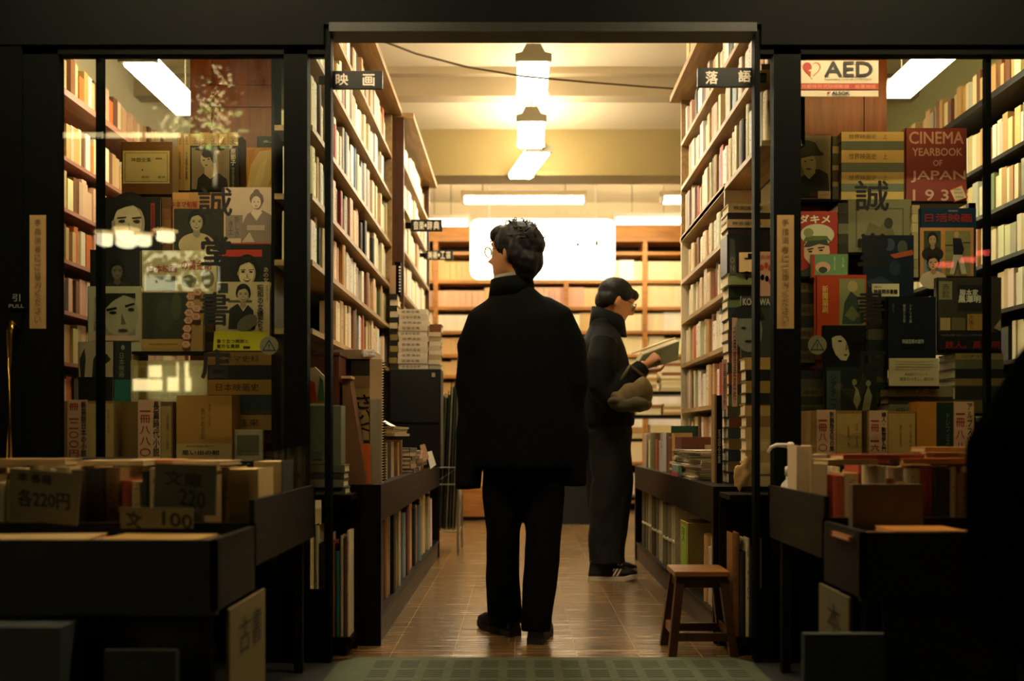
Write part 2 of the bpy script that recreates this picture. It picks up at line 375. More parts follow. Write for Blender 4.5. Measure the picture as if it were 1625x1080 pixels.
def cross_lamp(x0, x1, y, z, label, strength=LAMP_BACK, group=None):
    t = thing('ceiling_tube_lamp', ((x0 + x1) / 2, y, z), label, 'lamp', group)
    g = glow('ffeabf', strength, 'tube_light')
    MB().box(x0, x1, y - .06, y + .06, z + .045, z + .10).build('housing', WHITEM, t, bevel=.01)
    for k, dy in enumerate((-.04, .04)):
        MB().tube([(x0 + .02, y + dy, z + .02), (x1 - .02, y + dy, z + .02)], .022, 12).build('tube', g, t, smooth=True)
    for xx in (x0, x1 - .03): MB().box(xx, xx + .03, y - .07, y + .07, z - .005, z + .10).build('end_cap', WHITEM, t)
    for xx in (x0 + .2, x1 - .2): MB().tube([(xx, y, z + .1), (xx, y, Z_CEIL)], .004, 6).build('hanger', paint('8a8266', .5, .08), t)
    return t
tube_lamp(UX(846, 5.85), 5.70, 6.34, 3.10, 'twin-tube fluorescent lamp hanging over the aisle, the one just inside the doorway top')
tube_lamp(UX(843, 7.0), 6.79, 7.40, 3.10, 'twin-tube lamp over the aisle, between the doorway one and the crooked one')
tube_lamp(UX(840, 7.9), 7.48, 8.22, 3.085, 'crooked twin-tube lamp in front of the dark olive ceiling beam', skew=-.19)
tube_lamp(-.02, 4.25, 4.95, 3.10, 'twin-tube fluorescent lamp above the aisle hidden over the doorway header')
cross_lamp(UX(733, 9.15), UX(930, 9.15), 9.15, 3.10, 'long bright tube lamp hung crosswise above the glowing white panel')
cross_lamp(UX(660, 10.0), UX(746, 10.0), 9.95, 3.06, 'tube lamp above the back shelves near the arts hanging sign')
cross_lamp(UX(972, 10.0), UX(1082, 10.0), 9.95, 3.08, 'tube lamp above the back shelves beyond the reading man')
cross_lamp(UX(1048, 9.15), UX(1120, 9.15), 9.15, 3.10, 'tube lamp high beside the storytelling bookcase end')
tube_lamp(-2.0, 4.95, 5.75, 2.80, 'fluorescent lamp in the side aisle seen above the brown slipcase', strength=LAMP_SIDE, w=.2)
tube_lamp(2.12, 4.7, 5.35, 2.76, 'fluorescent lamp glaring beside the AED sticker', strength=LAMP_SIDE, w=.2)
for x0, x1, lb in ((-1.7, -1.05, 'tube lamp tucked behind the header over the film poster window'), (1.2, 1.85, 'tube lamp tucked behind the header over the AED sticker window')):
    t = thing('display_lamp', ((x0 + x1) / 2, 3.68, 2.42), lb, 'lamp')
    MB().box(x0, x1, 3.66, 3.72, 2.44, 2.49).build('housing', WHITEM, t)
    MB().tube([(x0 + .03, 3.69, 2.425), (x1 - .03, 3.69, 2.425)], .014, 10).build('tube', glow('ffcf8a', LAMP_SHOW, 'tube_light'), t, smooth=True)
# hanging white panel, glow added so it reads blown-out
pn = thing('light_box', (UX(860, 9.9), 9.9, UZ(442, 9.9)), 'large blank white glowing panel with rounded corners on the back shelves', 'light panel')
r_ = .09; xa, xb, za, zb = UX(746, 9.9), UX(976, 9.9), UZ(442, 9.9), UZ(347, 9.9); pts = []
for cx_, cz_, a0 in ((xb - r_, zb - r_, 0), (xa + r_, zb - r_, 90), (xa + r_, za + r_, 180), (xb - r_, za + r_, 270)):
    for k in range(7): a = math.radians(a0 + 15 * k); pts.append((cx_ + r_ * math.cos(a), 9.9, cz_ + r_ * math.sin(a)))
MB().prism(pts, (0, .06, 0)).build('diffuser', glow('fff4d8', 2.6, 'panel_light'), pn)  # plain panel face; its emission is added brightness, not a lamp
MB().prism([(UX(917, 9.89) + .02 * math.cos(k), 9.897, UZ(388, 9.9) + .03 * math.sin(k)) for k in (0, 1.5, 3, 4.5)], (0, .003, 0)).prism([(UX(947, 9.89) + .018 * math.cos(k), 9.897, UZ(386, 9.9) + .05 * math.sin(k)) for k in (0, 1.5, 3, 4.5)], (0, .003, 0)).build('clip', BLACKM, pn)
for xx in (xa + .2, xb - .2): MB().tube([(xx, 9.93, zb), (xx, 9.93, Z_CEIL)], .006, 6).build('hanger', WHITEM, pn)
# ceiling cable
cb = [U(600, 62, 5.0), U(660, 85, 5.15), U(740, 106, 5.4), U(830, 121, 5.55), U(930, 130, 5.6), U(1020, 137, 5.6), U(1076, 141, 5.6)]
tag(MB().tube(cb, .006, 6).build('cable', paint('5a4a2c', .6, .1), smooth=True), 'thin dark cable strung slantwise under the ceiling', 'cable')
# ------------------------------------------------------------------ entrance mat
mt = thing('entrance_mat', (.1, 3.2, 0), 'grey-green slotted rubber mat lying at the shop threshold', 'mat')
x0, x1, y0, y1 = -.675, .862, 2.72, 3.585
MB().prism([(x0, y0, -.012), (x1, y0, -.012), (x1, y1 - .07, -.012), (x1 - .06, y1, -.012), (x0 + .06, y1, -.012), (x0, y1 - .07, -.012)], (0, 0, .02)).build('mat_body', paint('545c46', .85, .2, scale=30, name='mat_rubber', bump=.2, spec=.15), mt)
sl = MB()
for i in range(14):
    for j in range(30):
        xx = x0 + .14 + i * .098; yy = y1 - .06 - j * .028 - (.0 if (j // 4) % 2 == 0 else .0)
        if yy > y0 + .05 and j % 5 != 4: sl.box(xx, xx + .066, yy - .008, yy, .0078, .0086)
sl.build('slot_pattern', paint('14180f', .9, .1), mt)
# ------------------------------------------------------------------ bookcases
ROWS = []
def bookcase(label, X, d, y0, y1, zs, depth, ztop, near=True, panel=None, lip=.06, far=True, base=None, name='bookcase', sp=None, mat=TANW):
    """d=+1: opens towards +x (books' spines at X), d=-1: towards -x"""
    t = thing(name, (X - d * depth / 2, (y0 + y1) / 2, base if base is not None else 0), label, 'bookcase')
    a, b = sorted((X, X - d * depth)); zb = base if base is not None else 0
    for z in zs: MB().box(a, b, y0, y1, z - .022, z).build('shelf', mat, t)
    a2, b2 = sorted((X + d * lip, X - d * depth)); MB().box(a2, b2, y0, y1 + .05, ztop, ztop + .035).build('top_board', mat, t)
    bx = X - d * depth; MB().box(min(bx, bx - d * .012), max(bx, bx - d * .012), y0, y1, zb, ztop).build('back_panel', DARKW, t)
    if near: MB().box(a, b, y0 - .02, y0, zb, ztop).build('side_panel', panel or mat, t)
    if far: MB().box(a, b, y1, y1 + .02, zb, ztop).build('side_panel', panel or mat, t)
    return t
ZL = [1.27, 1.54, 1.80, 2.07, 2.375, 2.635]; TOPL = 2.90
bookcase('tall bookcase of film books, between the doorway post and the brown post', -.816, 1, 3.72, 6.02, ZL, .15, TOPL, near=False, base=.66)
ZL2 = [.95, 1.22, 1.50, 1.77, 2.05, 2.33, 2.60]
bookcase('second bookcase down the aisle, beyond the brown post, hung with two signs', -.742, 1, 6.06, 7.73, ZL2, .30, 2.88, base=.05, panel=wood('4a2a12', .4, 2, name='brown_post_wood'))
ZR = [.80, 1.0, 1.265, 1.52, 1.757]; ZR2 = [2.01, 2.31, 2.57]
bookcase('storytelling bookcase above the wooden stool, lower tiers beside the stacked books', .95, -1, 4.40, 5.56, ZR, .16, 1.985, lip=0, base=.64, panel=paint('e2d3ae', .6, .06, name='pale_panel'))
bookcase('storytelling bookcase, upper tiers behind the hanging rakugo sign', .95, -1, 3.72, 5.56, ZR2, .16, 2.82, near=False, base=1.988)
bookcase('bookcase along the side aisle wall, seen past the brown slipcase', -2.48, 1, 4.3, 10.2, [.35, .65, .95, 1.25, 1.53, 1.81, 2.09, 2.37], .30, 2.66, mat=wood('9a6450', .5, 1, name='rosy_shelf_wood'))
bookcase('bookcase along the far side wall, seen past the red yearbook', 2.60, -1, 4.0, 9.5, [.35, .65, .95, 1.25, 1.53, 1.81, 2.09, 2.37], .30, 2.66, mat=DARKW)
# island end panels (varnished, with raised fields)
for x0, x1, yy, lb in ((-1.50, -.98, 4.30, 'varnished brown panelled end board of the film shelves'), (1.10, 1.60, 4.12, 'varnished brown panelled end board behind the AED sticker')):
    t = thing('end_panel', ((x0 + x1) / 2, yy, 0), lb, 'panel')
    MB().box(x0, x1, yy, yy + .03, 0, 2.86).build('board', BROWNW, t)
    fr = MB(); w_ = .08
    for za, zb in ((.1, 1.2), (1.28, 2.0), (2.08, 2.36), (2.44, 2.78)):
        fr.box(x0 + w_, x1 - w_, yy - .008, yy, zb - .02, zb).box(x0 + w_, x1 - w_, yy - .008, yy, za, za + .02).box(x0 + w_, x0 + w_ + .02, yy - .008, yy, za, zb).box(x1 - w_ - .02, x1 - w_, yy - .008, yy, za, zb)
    fr.build('moulding', BROWNW, t)
# back bookcase facing the door
t = thing('bookcase', (.3, 10.8, 0), 'wide wooden bookcase across the back wall under the tube lamps', 'bookcase')
OAK = wood('a06a2c', .5, 0, name='oak_wood')
ZB = [.12, .55, .9, UZ(595, 10.65), UZ(562, 10.65), UZ(525, 10.65), UZ(487, 10.65), UZ(445, 10.65), UZ(400, 10.65)]
for z in ZB: MB().box(-1.9, 2.5, 10.62, 10.95, z - .035, z).build('shelf', OAK, t)
MB().box(-1.9, 2.5, 10.60, 10.95, 3.02, 3.20).build('top_board', OAK, t)
MB().box(-1.9, 2.5, 10.95, 10.975, 0, 3.2).build('back_panel', DARKW, t)
for px in (560, 691, 790, 898, 1023, 1130): MB().box(UX(px - 3, 10.63), UX(px + 4, 10.63), 10.615, 10.95, 0, 3.02).build('upright', OAK, t)
lt = MB(); letter(lt, '美術・工芸', U(880, 342, 10.598), (UX(940, 10.6) - UX(880, 10.6), 0, 0), (0, 0, .07)); lt.build('lettering', paint('b9c0a0', .6, .05), t)
# ------------------------------------------------------------------ books on the shelves
def unit_book(seed):
    """unit hardback: spine at x=0 rounded, thickness y -.5..+.5, height z 0..1"""
    r = random.Random(seed); rd = r.uniform(.02, .07)
    m = MB(); prof = [(rd, -.5), (rd * .35, -.36), (0, -.12), (0, .12), (rd * .35, .36), (rd, .5), (1, .5), (1, .38), (.1, .38), (.1, -.38), (1, -.38), (1, -.5)]
    n = len(prof); m.mesh([(x, y, 0) for x, y in prof] + [(x, y, 1) for x, y in prof], [(k, (k + 1) % n, n + (k + 1) % n, n + k) for k in range(n)])
    for z in (0, 1): m.poly([(x, y, z) for x, y in prof[:6]] + [(.1, .5, z), (.1, -.5, z)]); m.poly([(.1, .38, z), (1, .38, z), (1, .5, z), (.1, .5, z)]); m.poly([(.1, -.5, z), (1, -.5, z), (1, -.38, z), (.1, -.38, z)])
    m.box(.08, .97, -.38, .38, .02, .975, 1)
    me = bpy.data.meshes.new('book'); me.from_pydata(m.v, [], m.f); me.materials.append(CLOTH); me.materials.append(PAGES); me.polygons.foreach_set('material_index', m.m)
    return me
UNIT = [unit_book(i) for i in range(4)]
TONES = {'cream': ['ead9ae', 'e3cf9c', 'f0e4c4', 'e6d5a8'], 'white': ['f4efe0', 'efe8d2'], 'tan': ['c9a468', 'b98e52', 'd2b27c'], 'pinkish': ['d9ab88', 'cf9f80'], 'brown': ['7a4a22', '6a3c1c'],
         'red': ['a8341c', '9c2a1a'], 'orange': ['d07028', 'c96420'], 'green': ['6d7a4a', '5b6a44'], 'dark': ['22221c', '2a2620'], 'blue-grey': ['8c9aa6', '6f8296'], 'grey': ['a9a088', 'b5ab92']}
PAL = ['cream'] * 13 + ['white'] * 6 + ['tan'] * 5 + ['pinkish'] * 2 + ['brown', 'red', 'orange', 'green', 'dark', 'dark', 'blue-grey', 'grey', 'grey']
far = []       # (x0,x1,y0,y1,z0,z1,colour,axis)
def shelf_row(X, d, y0, y1, z, hmax, n_ind, depth, where, group, pal=PAL, tmin=.035, tmax=.085, seed=0):
    r = random.Random(seed); y = y0; k = 0
    while y < y1 - .03:
        th = r.uniform(tmin, tmax) * (1 + .12 * (y - 4)); th = min(th, y1 - y)
        if r.random() < .03 and k > 2: y += r.uniform(.01, .04); continue
        h = hmax * r.choice([r.uniform(.70, .80), r.uniform(.8, .92), r.uniform(.8, .9), r.uniform(.86, .95)]); dep = depth * r.uniform(.75, .95); back = r.uniform(.004, .03)
        tone = r.choice(pal); colr = rgb(r.choice(TONES[tone])); colr = tuple(min(1, c * r.uniform(.9, 1.08)) for c in colr)
        if k < n_ind:
            o = bpy.data.objects.new('book', UNIT[r.randrange(4)]); COL.objects.link(o)
            o.location = (X - d * back, y + th / 2, z); o.scale = (dep - back, th * .96, h); o.rotation_euler = (r.choice([0, 0, 0, 0, .03, -.03]) if h < hmax * .9 else 0, 0, math.pi if d > 0 else 0)
            o.color = (*colr, 1)
            size = 'tall ' if h > hmax * .86 else 'short ' if h < hmax * .76 else ''
            tag(o, '%s%s book, %s from the doorway end, %s' % (size, tone, ordw(k + 1), where), 'book', group)
        else:
            a, b = sorted((X - d * back, X - d * dep)); far.append((a, b, y, y + th * .95, z, z + h, colr))
        y += th; k += 1
names = ['lowest shelf', 'second shelf up', 'third shelf up', 'fourth shelf up', 'fifth shelf up', 'top shelf']
for i, z in enumerate(ZL):
    nx = (ZL + [TOPL])[i + 1]
    shelf_row(-.828, 1, 3.74 if i else 4.35, 6.0, z, nx - z - .03, (26, 28, 28, 26, 24, 20)[i], .125, names[i] + ', film bookcase', 'film books on the ' + names[i], seed=10 + i)
for i, z in enumerate(ZR):
    nx = (ZR + [1.985])[i + 1]
    shelf_row(.962, -1, 4.42, 5.54, z, nx - z - .03, (12, 14, 15, 15, 15)[i], .14, ['table-level shelf', 'second shelf up', 'third shelf up', 'fourth shelf up', 'fifth shelf up'][i] + ', storytelling bookcase', 'storytelling books, tier ' + names[i], seed=30 + i, pal=PAL + ['cream'] * 8)
for i, z in enumerate(ZR2):
    nx = (ZR2 + [2.82])[i + 1]
    shelf_row(.962, -1, 3.74, 5.54, z, nx - z - .03, (20, 18, 14)[i], .14, ['sixth shelf up', 'seventh shelf up', 'eighth shelf up'][i] + ', storytelling bookcase', 'storytelling books, upper tier ' + names[i], seed=50 + i, pal=PAL + ['cream'] * 8)
for i, z in enumerate(ZL2):
    nx = (ZL2 + [2.88])[i + 1]; shelf_row(-.755, 1, 6.08, 7.7, z, nx - z - .03, 0, .2, '', '', seed=70 + i, pal=['cream'] * 5 + ['white'] * 4 + ['tan'] * 2, tmin=.06, tmax=.14)
ROSY = ['pinkish'] * 5 + ['tan'] * 6 + ['brown'] * 2 + ['cream'] * 4 + ['orange'] + ['dark']
for i, z in enumerate([.35, .65, .95, 1.25, 1.53, 1.81, 2.09, 2.37]):
    shelf_row(-2.49, 1, 4.35, 10.1, z, .24, 0, .22, '', '', seed=90 + i, pal=ROSY, tmin=.028, tmax=.06)
    shelf_row(2.61, -1, 4.05, 9.4, z, .24, 0, .22, '', '', seed=110 + i, pal=['cream'] * 6 + ['tan'] * 6 + ['grey'] * 2 + ['green', 'dark'], tmin=.03, tmax=.065)
shelf_row(-2.49, 1, 4.35, 8.5, 2.696, .27, 0, .22, '', '', seed=141, pal=ROSY, tmin=.03, tmax=.06); shelf_row(2.61, -1, 4.05, 8.5, 2.696, .25, 0, .22, '', '', seed=142, pal=['cream', 'tan', 'grey', 'tan', 'brown'], tmin=.03, tmax=.06)
shelf_row(-.80, 1, 4.6, 5.9, 2.936, .16, 0, .12, '', '', seed=131); shelf_row(.93, -1, 4.4, 5.4, 2.856, .3, 0, .14, '', '', seed=132)
for i, z in enumerate(ZB[:-1]):
    r = random.Random(200 + i); x = -1.85
    while x < 2.4:
        w = r.uniform(.03, .07); n = r.randrange(4, 12); tone = r.choice(['tan', 'tan', 'tan', 'cream', 'cream', 'pinkish'] if x < .2 else ['cream', 'cream', 'white', 'cream', 'tan']); base = rgb(r.choice(TONES[tone])); h = (ZB[i + 1] - z - .04) * r.uniform(.72, .95)  # warm light on one end is put into the tan book tones
        if r.random() < .12: x += .12; continue
        for k in range(n):
            c = tuple(min(1, q * r.uniform(.94, 1.05)) for q in base); far.append((x, x + w * .95, 10.66, 10.9, z, z + h, c)); x += w
fm = MB(); cols = []
for a, b, c, d_, e, f_, cl in far:
    fm.box(a, b, c, d_, e, f_); cols += [cl] * 6
fb = fm.build('shelved_books', FARCLOTH, world=True); tag(fb, 'rows of pale books filling the far shelves and the side aisle walls', 'books', kind='stuff')
ca = fb.data.color_attributes.new('cloth', 'FLOAT_COLOR', 'CORNER'); i = 0
buf = []
for p in fb.data.polygons: buf += list((*cols[p.index], 1)) * 4
ca.data.foreach_set('color', buf)
# ------------------------------------------------------------------ loose books and stacks
def flat_book(x0, x1, y0, y1, z, th, h, label, group=None, spine='front', name='stacked_book', title=None, tcol='2a1c0c', rot=0.0):
    """a book lying flat; spine towards the camera ('front'), the aisle ('left'/'right') or away ('back')"""
    cx, cy = (x0 + x1) / 2, (y0 + y1) / 2
    t = thing(name, (cx, cy, z), label, 'book', group); cv = paint(h, .55, .1, name='cover'); k = min(.004, th * .18)
    m = MB().box(x0, x1, y0, y1, z, z + k).box(x0, x1, y0, y1, z + th - k, z + th)
    if spine == 'front': m.box(x0, x1, y0 - .002, y0 + .004, z, z + th)
    elif spine == 'left': m.box(x0 - .002, x0 + .004, y0, y1, z, z + th)
    elif spine == 'right': m.box(x1 - .004, x1 + .002, y0, y1, z, z + th)
    else: m.box(x0, x1, y1 - .004, y1 + .002, z, z + th)
    m.build('cover', cv, t)
    MB().box(x0 + .004, x1 - .004, y0 + .004, y1 - .004, z + k, z + th - k).build('page_block', PAGES, t)
    if title:
        l = MB(); w = (x1 - x0); letter(l, title, (x0 + w * .12, y0 - .0028, z + th * .24), (w * .62, 0, 0), (0, 0, th * .5)); l.build('lettering', paint(tcol, .6, .05), t)
    t.rotation_euler = (0, 0, rot)
    return t
def pile(x0, x1, y0, y1, z, ths, cols, labelf, group=None, spine='front', jit=.006, name='stacked_book', titles=None, seed=0):
    r = random.Random(seed)
    for i, (th, c) in enumerate(zip(ths, cols)):
        a, b = r.uniform(-jit, jit), r.uniform(-jit, jit)
        flat_book(x0 + a, x1 + a, y0 + b, y1 + b, z, th - .0006, c, labelf(i), group, spine, name, titles[i % len(titles)] if titles else None)
        z += th
    return z
def stand(name, label, cat, x0, x1, y, th, z0, z1, h, parent_name='cover', mat=None, lean=0.0, pages=True):
    """an upright thing with its face towards the door; returns the root"""
    t = thing(name, ((x0 + x1) / 2, y, z0), label, cat)
    cv = mat or paint(h, .45, .1, name='cover')
    if pages and th > .012:
        k = .003; MB().box(x0, x1, y, y + k, z0, z1).box(x0, x1, y + th - k, y + th, z0, z1).box(x0, x0 + k, y, y + th, z0, z1).build(parent_name, cv, t)
        MB().box(x0 + k, x1 - .004, y + k, y + th - k, z0 + .003, z1 - .004).build('page_block', PAGES, t)
    else: MB().box(x0, x1, y, y + th, z0, z1).build(parent_name, cv, t)
    t.rotation_euler = (-lean, 0, 0)
    return t
# ------------------------------------------------------------------ aisle tables
def aisle_table(label, xf, xb, y0, y1, zt, d):
    t = thing('display_table', ((xf + xb) / 2, (y0 + y1) / 2, 0), label, 'table'); a, b = sorted((xf, xb))
    MB().box(a, b, y0, y1, zt - .03, zt).build('tabletop', DARKW, t)
    f0, f1 = sorted((xf, xf - d * .02)); MB().box(f0, f1, y0 + .02, y1, zt - .15, zt - .03).build('fascia', DARKW, t)
    MB().box(a, b, y0, y0 + .03, 0, zt - .03).build('side_panel', DARKW, t); MB().box(a, b, y1 - .03, y1, 0, zt - .03).build('side_panel', DARKW, t)
    s0, s1 = sorted((xf - d * .005, xb)); MB().box(s0, s1, y0 + .03, y1 - .03, .10, .12).build('lower_shelf', DARKW, t)
    k0, k1 = sorted((xf - d * .01, xf - d * .03)); MB().box(k0, k1, y0 + .03, y1 - .03, 0, .10).build('plinth', wood('4a4032', .5, 1, name='plinth_wood'), t)
    q0, q1 = sorted((xb, xb + d * .01)); MB().box(q0, q1, y0 + .03, y1 - .03, .12, zt - .03).build('back_panel', DARKW, t)
    return t
aisle_table('long dark display table under the film bookcase, books along its lower shelf', -.56, -.80, 3.81, 6.6, .65, 1)
aisle_table('long dark display table behind the wooden stool', .79, 1.06, 3.86, 6.5, .64, -1)
DIM = ['brown'] * 6 + ['tan'] * 5 + ['grey'] * 3 + ['cream'] * 2 + ['red'] + ['dark'] * 3 + ['green', 'blue-grey', 'grey', 'grey', 'white']
_ob = [o.name for o in bpy.data.objects]
def renamed(start, new):
    for o in list(bpy.data.objects):
        if o.name not in start and o.name.split('.')[0] == 'book': o.name = new
shelf_row(-.572, 1, 3.86, 6.5, .12, .40, 30, .2, 'lower shelf opposite the stool', 'large books under the film table', DIM, .05, .10, 301)
shelf_row(-.590, 1, 3.90, 4.95, .65, .19, 14, .14, 'on the tabletop below the film bookcase', 'slim books on the film table', ['cream', 'tan', 'brown', 'orange', 'dark', 'grey', 'white'], .05, .09, 302)
shelf_row(.806, -1, 5.05, 6.45, .64, .25, 14, .15, 'on the table beside the reading man', 'upright books on the stool-side table', ['cream', 'tan', 'brown', 'orange', 'green', 'grey', 'white', 'cream'], .07, .12, 303)
shelf_row(.806, -1, 3.92, 4.35, .12, .34, 5, .2, 'lower shelf behind the stool', 'worn books low behind the stool', ['grey', 'cream', 'tan', 'dark'], .06, .09, 304)
# low cabinet in the sliver beside the doorway post
for nm, xf, xb, y0, y1, d, lb in (('low', -.648, -.93, 3.64, 3.79, 1, 'low dark cabinet beside the doorway post opposite the stool'), ('lowr', .808, 1.08, 3.64, 3.84, -1, 'low dark cabinet beside the doorway post near the stool')):
    t = thing('low_cabinet', ((xf + xb) / 2, (y0 + y1) / 2, 0), lb, 'cabinet'); a, b = sorted((xf, xb))
    MB().box(a, b, y0, y1, .60, .62).build('tabletop', DARKW, t); MB().box(a, b, y0, y1, .04, .07).build('shelf', DARKW, t)
    q = sorted((xb, xb + d * .01)); MB().box(q[0], q[1], y0, y1, 0, .6).build('back_panel', DARKW, t)
    q = sorted((xf, xf - d * .03)); MB().box(q[0], q[1], y1 - .02, y1, 0, .6).build('side_panel', DARKW, t)
    q = sorted((xf - d * .02, xf - d * .04)); MB().box(q[0], q[1], y0, y1, 0, .04).build('plinth', DARKW, t)
def low_books(x0, Y, z, spec, where, group):
    for k, (w, h, c, nm) in enumerate(spec):
        o = bpy.data.objects.new('book', UNIT[k % 4]); COL.objects.link(o); o.location = (x0 + w / 2, Y, z); o.scale = (.10, w * .94, h); o.rotation_euler = (0, 0, math.pi / 2); o.color = (*rgb(c), 1); x0 += w
        tag(o, '%s book, %s from the wall side, %s' % (nm, ordw(k + 1), where), 'book', group)
low_books(-.80, 3.66, .07, ((.022, .43, 'e0cf9f', 'tall cream'), (.03, .36, '2a2620', 'dark'), (.016, .40, 'c9a468', 'tan'), (.014, .37, 'a05a38', 'reddish'), (.022, .33, '2c6a58', 'teal'), (.012, .39, 'd8c08a', 'straw-coloured'), (.014, .38, '6a3c1c', 'brown'), (.010, .41, 'e6d5a8', 'thin cream')), 'low cabinet opposite the stool', 'books in the low cabinet opposite the stool')
low_books(.822, 3.66, .07, ((.030, .40, '8a5a2c', 'brown'), (.022, .33, '2a2620', 'dark'), (.018, .38, 'e6d5a8', 'pale'), (.03, .34, '22261e', 'black'), (.016, .38, 'cdbb8c', 'thin tan')), 'low cabinet near the stool', 'books in the low cabinet near the stool')
renamed(_ob, 'large_book')
# bundle of old newspapers, book with a green label under the stool-side table
for k in range(9):
    y = 4.95 + k * .15; h = .40 - .012 * (k % 3); c = ['c9bd94', '9d9270', '7d7454'][k % 3]
    t = thing('pamphlet_bundle', (.90, y + .06, .12), 'standing bundle of worn pamphlets under the table, %s beyond the green-labelled book' % ordw(k + 1), 'pamphlets', 'pamphlet bundles under the stool-side table')
    m = MB()
    for q in range(5): m.box(.812 + .006 * ((q * 7 + k) % 3), .98, y + q * .026, y + q * .026 + .020, .12, .12 + h - .013 * ((q * 5 + k) % 4))
    m.build('paper', paint(c, .8, .25, scale=60, name='worn_paper'), t)
    MB().box(.811, .981, y - .001, y + .129, .12 + h * .4, .12 + h * .4 + .012).build('string', paint('d8cda8', .8, .1), t)
t = thing('slipcase', (.9, 4.55, .12), 'tan book slipcase with a bright green label under the stool-side table', 'book')
MB().box(.80, .99, 4.50, 4.72, .12, .43).build('case', paint('a08a4c', .6, .1), t)
m = MB().box(.7985, .80, 4.54, 4.68, .15, .41); letter(m, vert('芸人'), (.7975, 4.655, .33), (0, -.09, 0), (0, 0, .07), 1); m.build('green_label', [paint('9ac83a', .6, .06), BLACKM], t); t['label'] = t['label']
# the film table: near end
z = pile(UX(497, 3.70), UX(549, 3.70), 3.66, 3.78, .62, [.028, .03, .027, .03], ['5a6048', '7c7a5c', '3e4438', '6a6a50'], lambda i: '%s flat green-grey book under the grey-green box by the doorway post' % ['lowest', 'second', 'third', 'topmost'][i])
t = thing('file_box', (UX(518, 3.7), 3.72, z), 'grey-green file box on flat books beside the doorway post', 'box')
x0, x1 = UX(489, 3.7), UX(543, 3.7); zt = UZ(643, 3.7)
MB().box(x0, x1, 3.68, 3.77, z, zt).build('box_body', paint('6e7358', .7, .1), t, bevel=.003); MB().box(x0 + .01, x0 + .06, 3.6785, 3.68, z + .02, z + .05).build('label_patch', paint('5a5e48', .7, .1), t)
t = thing('picture_case', (UX(503, 3.7), 3.72, zt), 'clear case with red and green picture cards on the grey-green box', 'picture case')
MB().prism([(UX(489, 3.7), 3.70, zt), (UX(516, 3.7), 3.70, zt), (UX(516, 3.7), 3.70, UZ(598, 3.7)), (UX(500, 3.7), 3.70, UZ(582, 3.7)), (UX(489, 3.7), 3.70, UZ(585, 3.7))], (0, .012, 0)).build('card', paint('d8b890', .5, .2), t)
MB().prism([U(490, 636, 3.699), U(503, 636, 3.699), U(500, 606, 3.699), U(490, 603, 3.699)], (0, -.003, 0)).build('red_picture', paint('b83a22', .5, .2), t)
MB().prism([U(504, 636, 3.699), U(515, 636, 3.699), U(513, 604, 3.699), U(508, 596, 3.699)], (0, -.003, 0)).build('green_picture', paint('3f6a3a', .5, .2), t)
x0, x1 = UX(484, 4.0), UX(545, 4.0)
t = thing('wooden_box', ((x0 + x1) / 2, 4.0, .65), 'brown wooden box on the film table behind the grey-green box', 'box')
MB().box(x0, x1, 3.90, 4.06, .65, UZ(566, 4.0)).build('box_body', wood('5a2c14', .45, 2), t); MB().box(x0 - .005, x1 + .005, 3.895, 4.065, UZ(566, 4.0), UZ(562, 4.0)).build('lid', wood('5a2c14', .45, 2), t)
t = thing('board', (UX(570, 4.3), 4.3, UZ(572, 4.3)), 'flat tan box with crumpled wrapping on top, beneath the film shelves', 'box')
x0, x1 = UX(535, 4.2), UX(594, 4.2); zb = UZ(571, 4.2); MB().box(x0, x1, 4.12, 4.4, zb, UZ(557, 4.2)).build('box_body', paint('a08a62', .6, .1), t)
wr = MB(); r = random.Random(4)
for k in range(14): wr.ball(U(585 + r.uniform(-9, 9), 560 + r.uniform(-5, 6), 4.11), (.014, .01, .008), 6)
solidify(wr, .005, 1, .003, 60).build('wrapping', paint('f4efe0', .2, .05), t)
MB().box(x0 + .01, x1 - .01, 4.16, 4.36, .65, zb).build('pedestal', paint('3a2a1a', .6, .1), t)
# cover leaning with tan face, brush-written card, spiral calendar
t = thing('cardboard_stand', (UX(562, 3.95), 3.95, .65), 'tall tan cardboard stand sloping beside the brush-written card', 'stand')
MB().prism([U(543, 600, 3.92), U(554, 598, 3.92), U(583, 776, 3.86), U(546, 783, 3.86)], (0, .10, 0)).build('board', paint('6e4a26', .6, .12), t)
MB().box(UX(541, 3.9), UX(557, 3.9), 3.90, 3.99, UZ(600, 3.9), UZ(596, 3.9)).build('ledge', paint('caa878', .6, .1), t)
x0, x1 = UX(560, 4.06), UX(590, 4.06)
t = stand('price_card', 'cream card with black brush writing on the film table', 'sign', x0, x1, 4.06, .010, .65, UZ(616, 4.06), 'b8a468')
m = MB()
for ch, ya, yb in (('さ', 626, 648), ('い', 650, 664), ('く', 670, 684), ('し', 700, 730), ('て', 734, 748)): letter(m, ch, U(565, yb, 4.058), (UX(588, 4.06) - UX(565, 4.06), 0, 0), (0, 0, UZ(ya, 4.06) - UZ(yb, 4.06)), 0, .0015)
m.build('lettering', paint('0f0c08', .6, .05), t)
x0, x1 = UX(556, 4.1), UX(589, 4.1)
t = stand('art_book', 'dark book with a tan lower band standing behind the brush-written card', 'book', x0, x1, 4.10, .025, .65, UZ(572, 4.1), '2a241c'); MB().box(x0, x1, 4.0975, 4.0995, UZ(618, 4.1), UZ(596, 4.1)).build('band', paint('7a5e36', .6, .1), t)
x0, x1 = UX(588, 4.0), UX(607, 4.0)
t = thing('spiral_calendar', ((x0 + x1) / 2, 4.0, .65), 'tall pale board with black spiral binding standing on the film table', 'calendar')
MB().box(x0, x1, 3.98, 4.03, .65, UZ(570, 4.0)).build('board', paint('c0a070', .6, .08), t)
m = MB(); k = 0
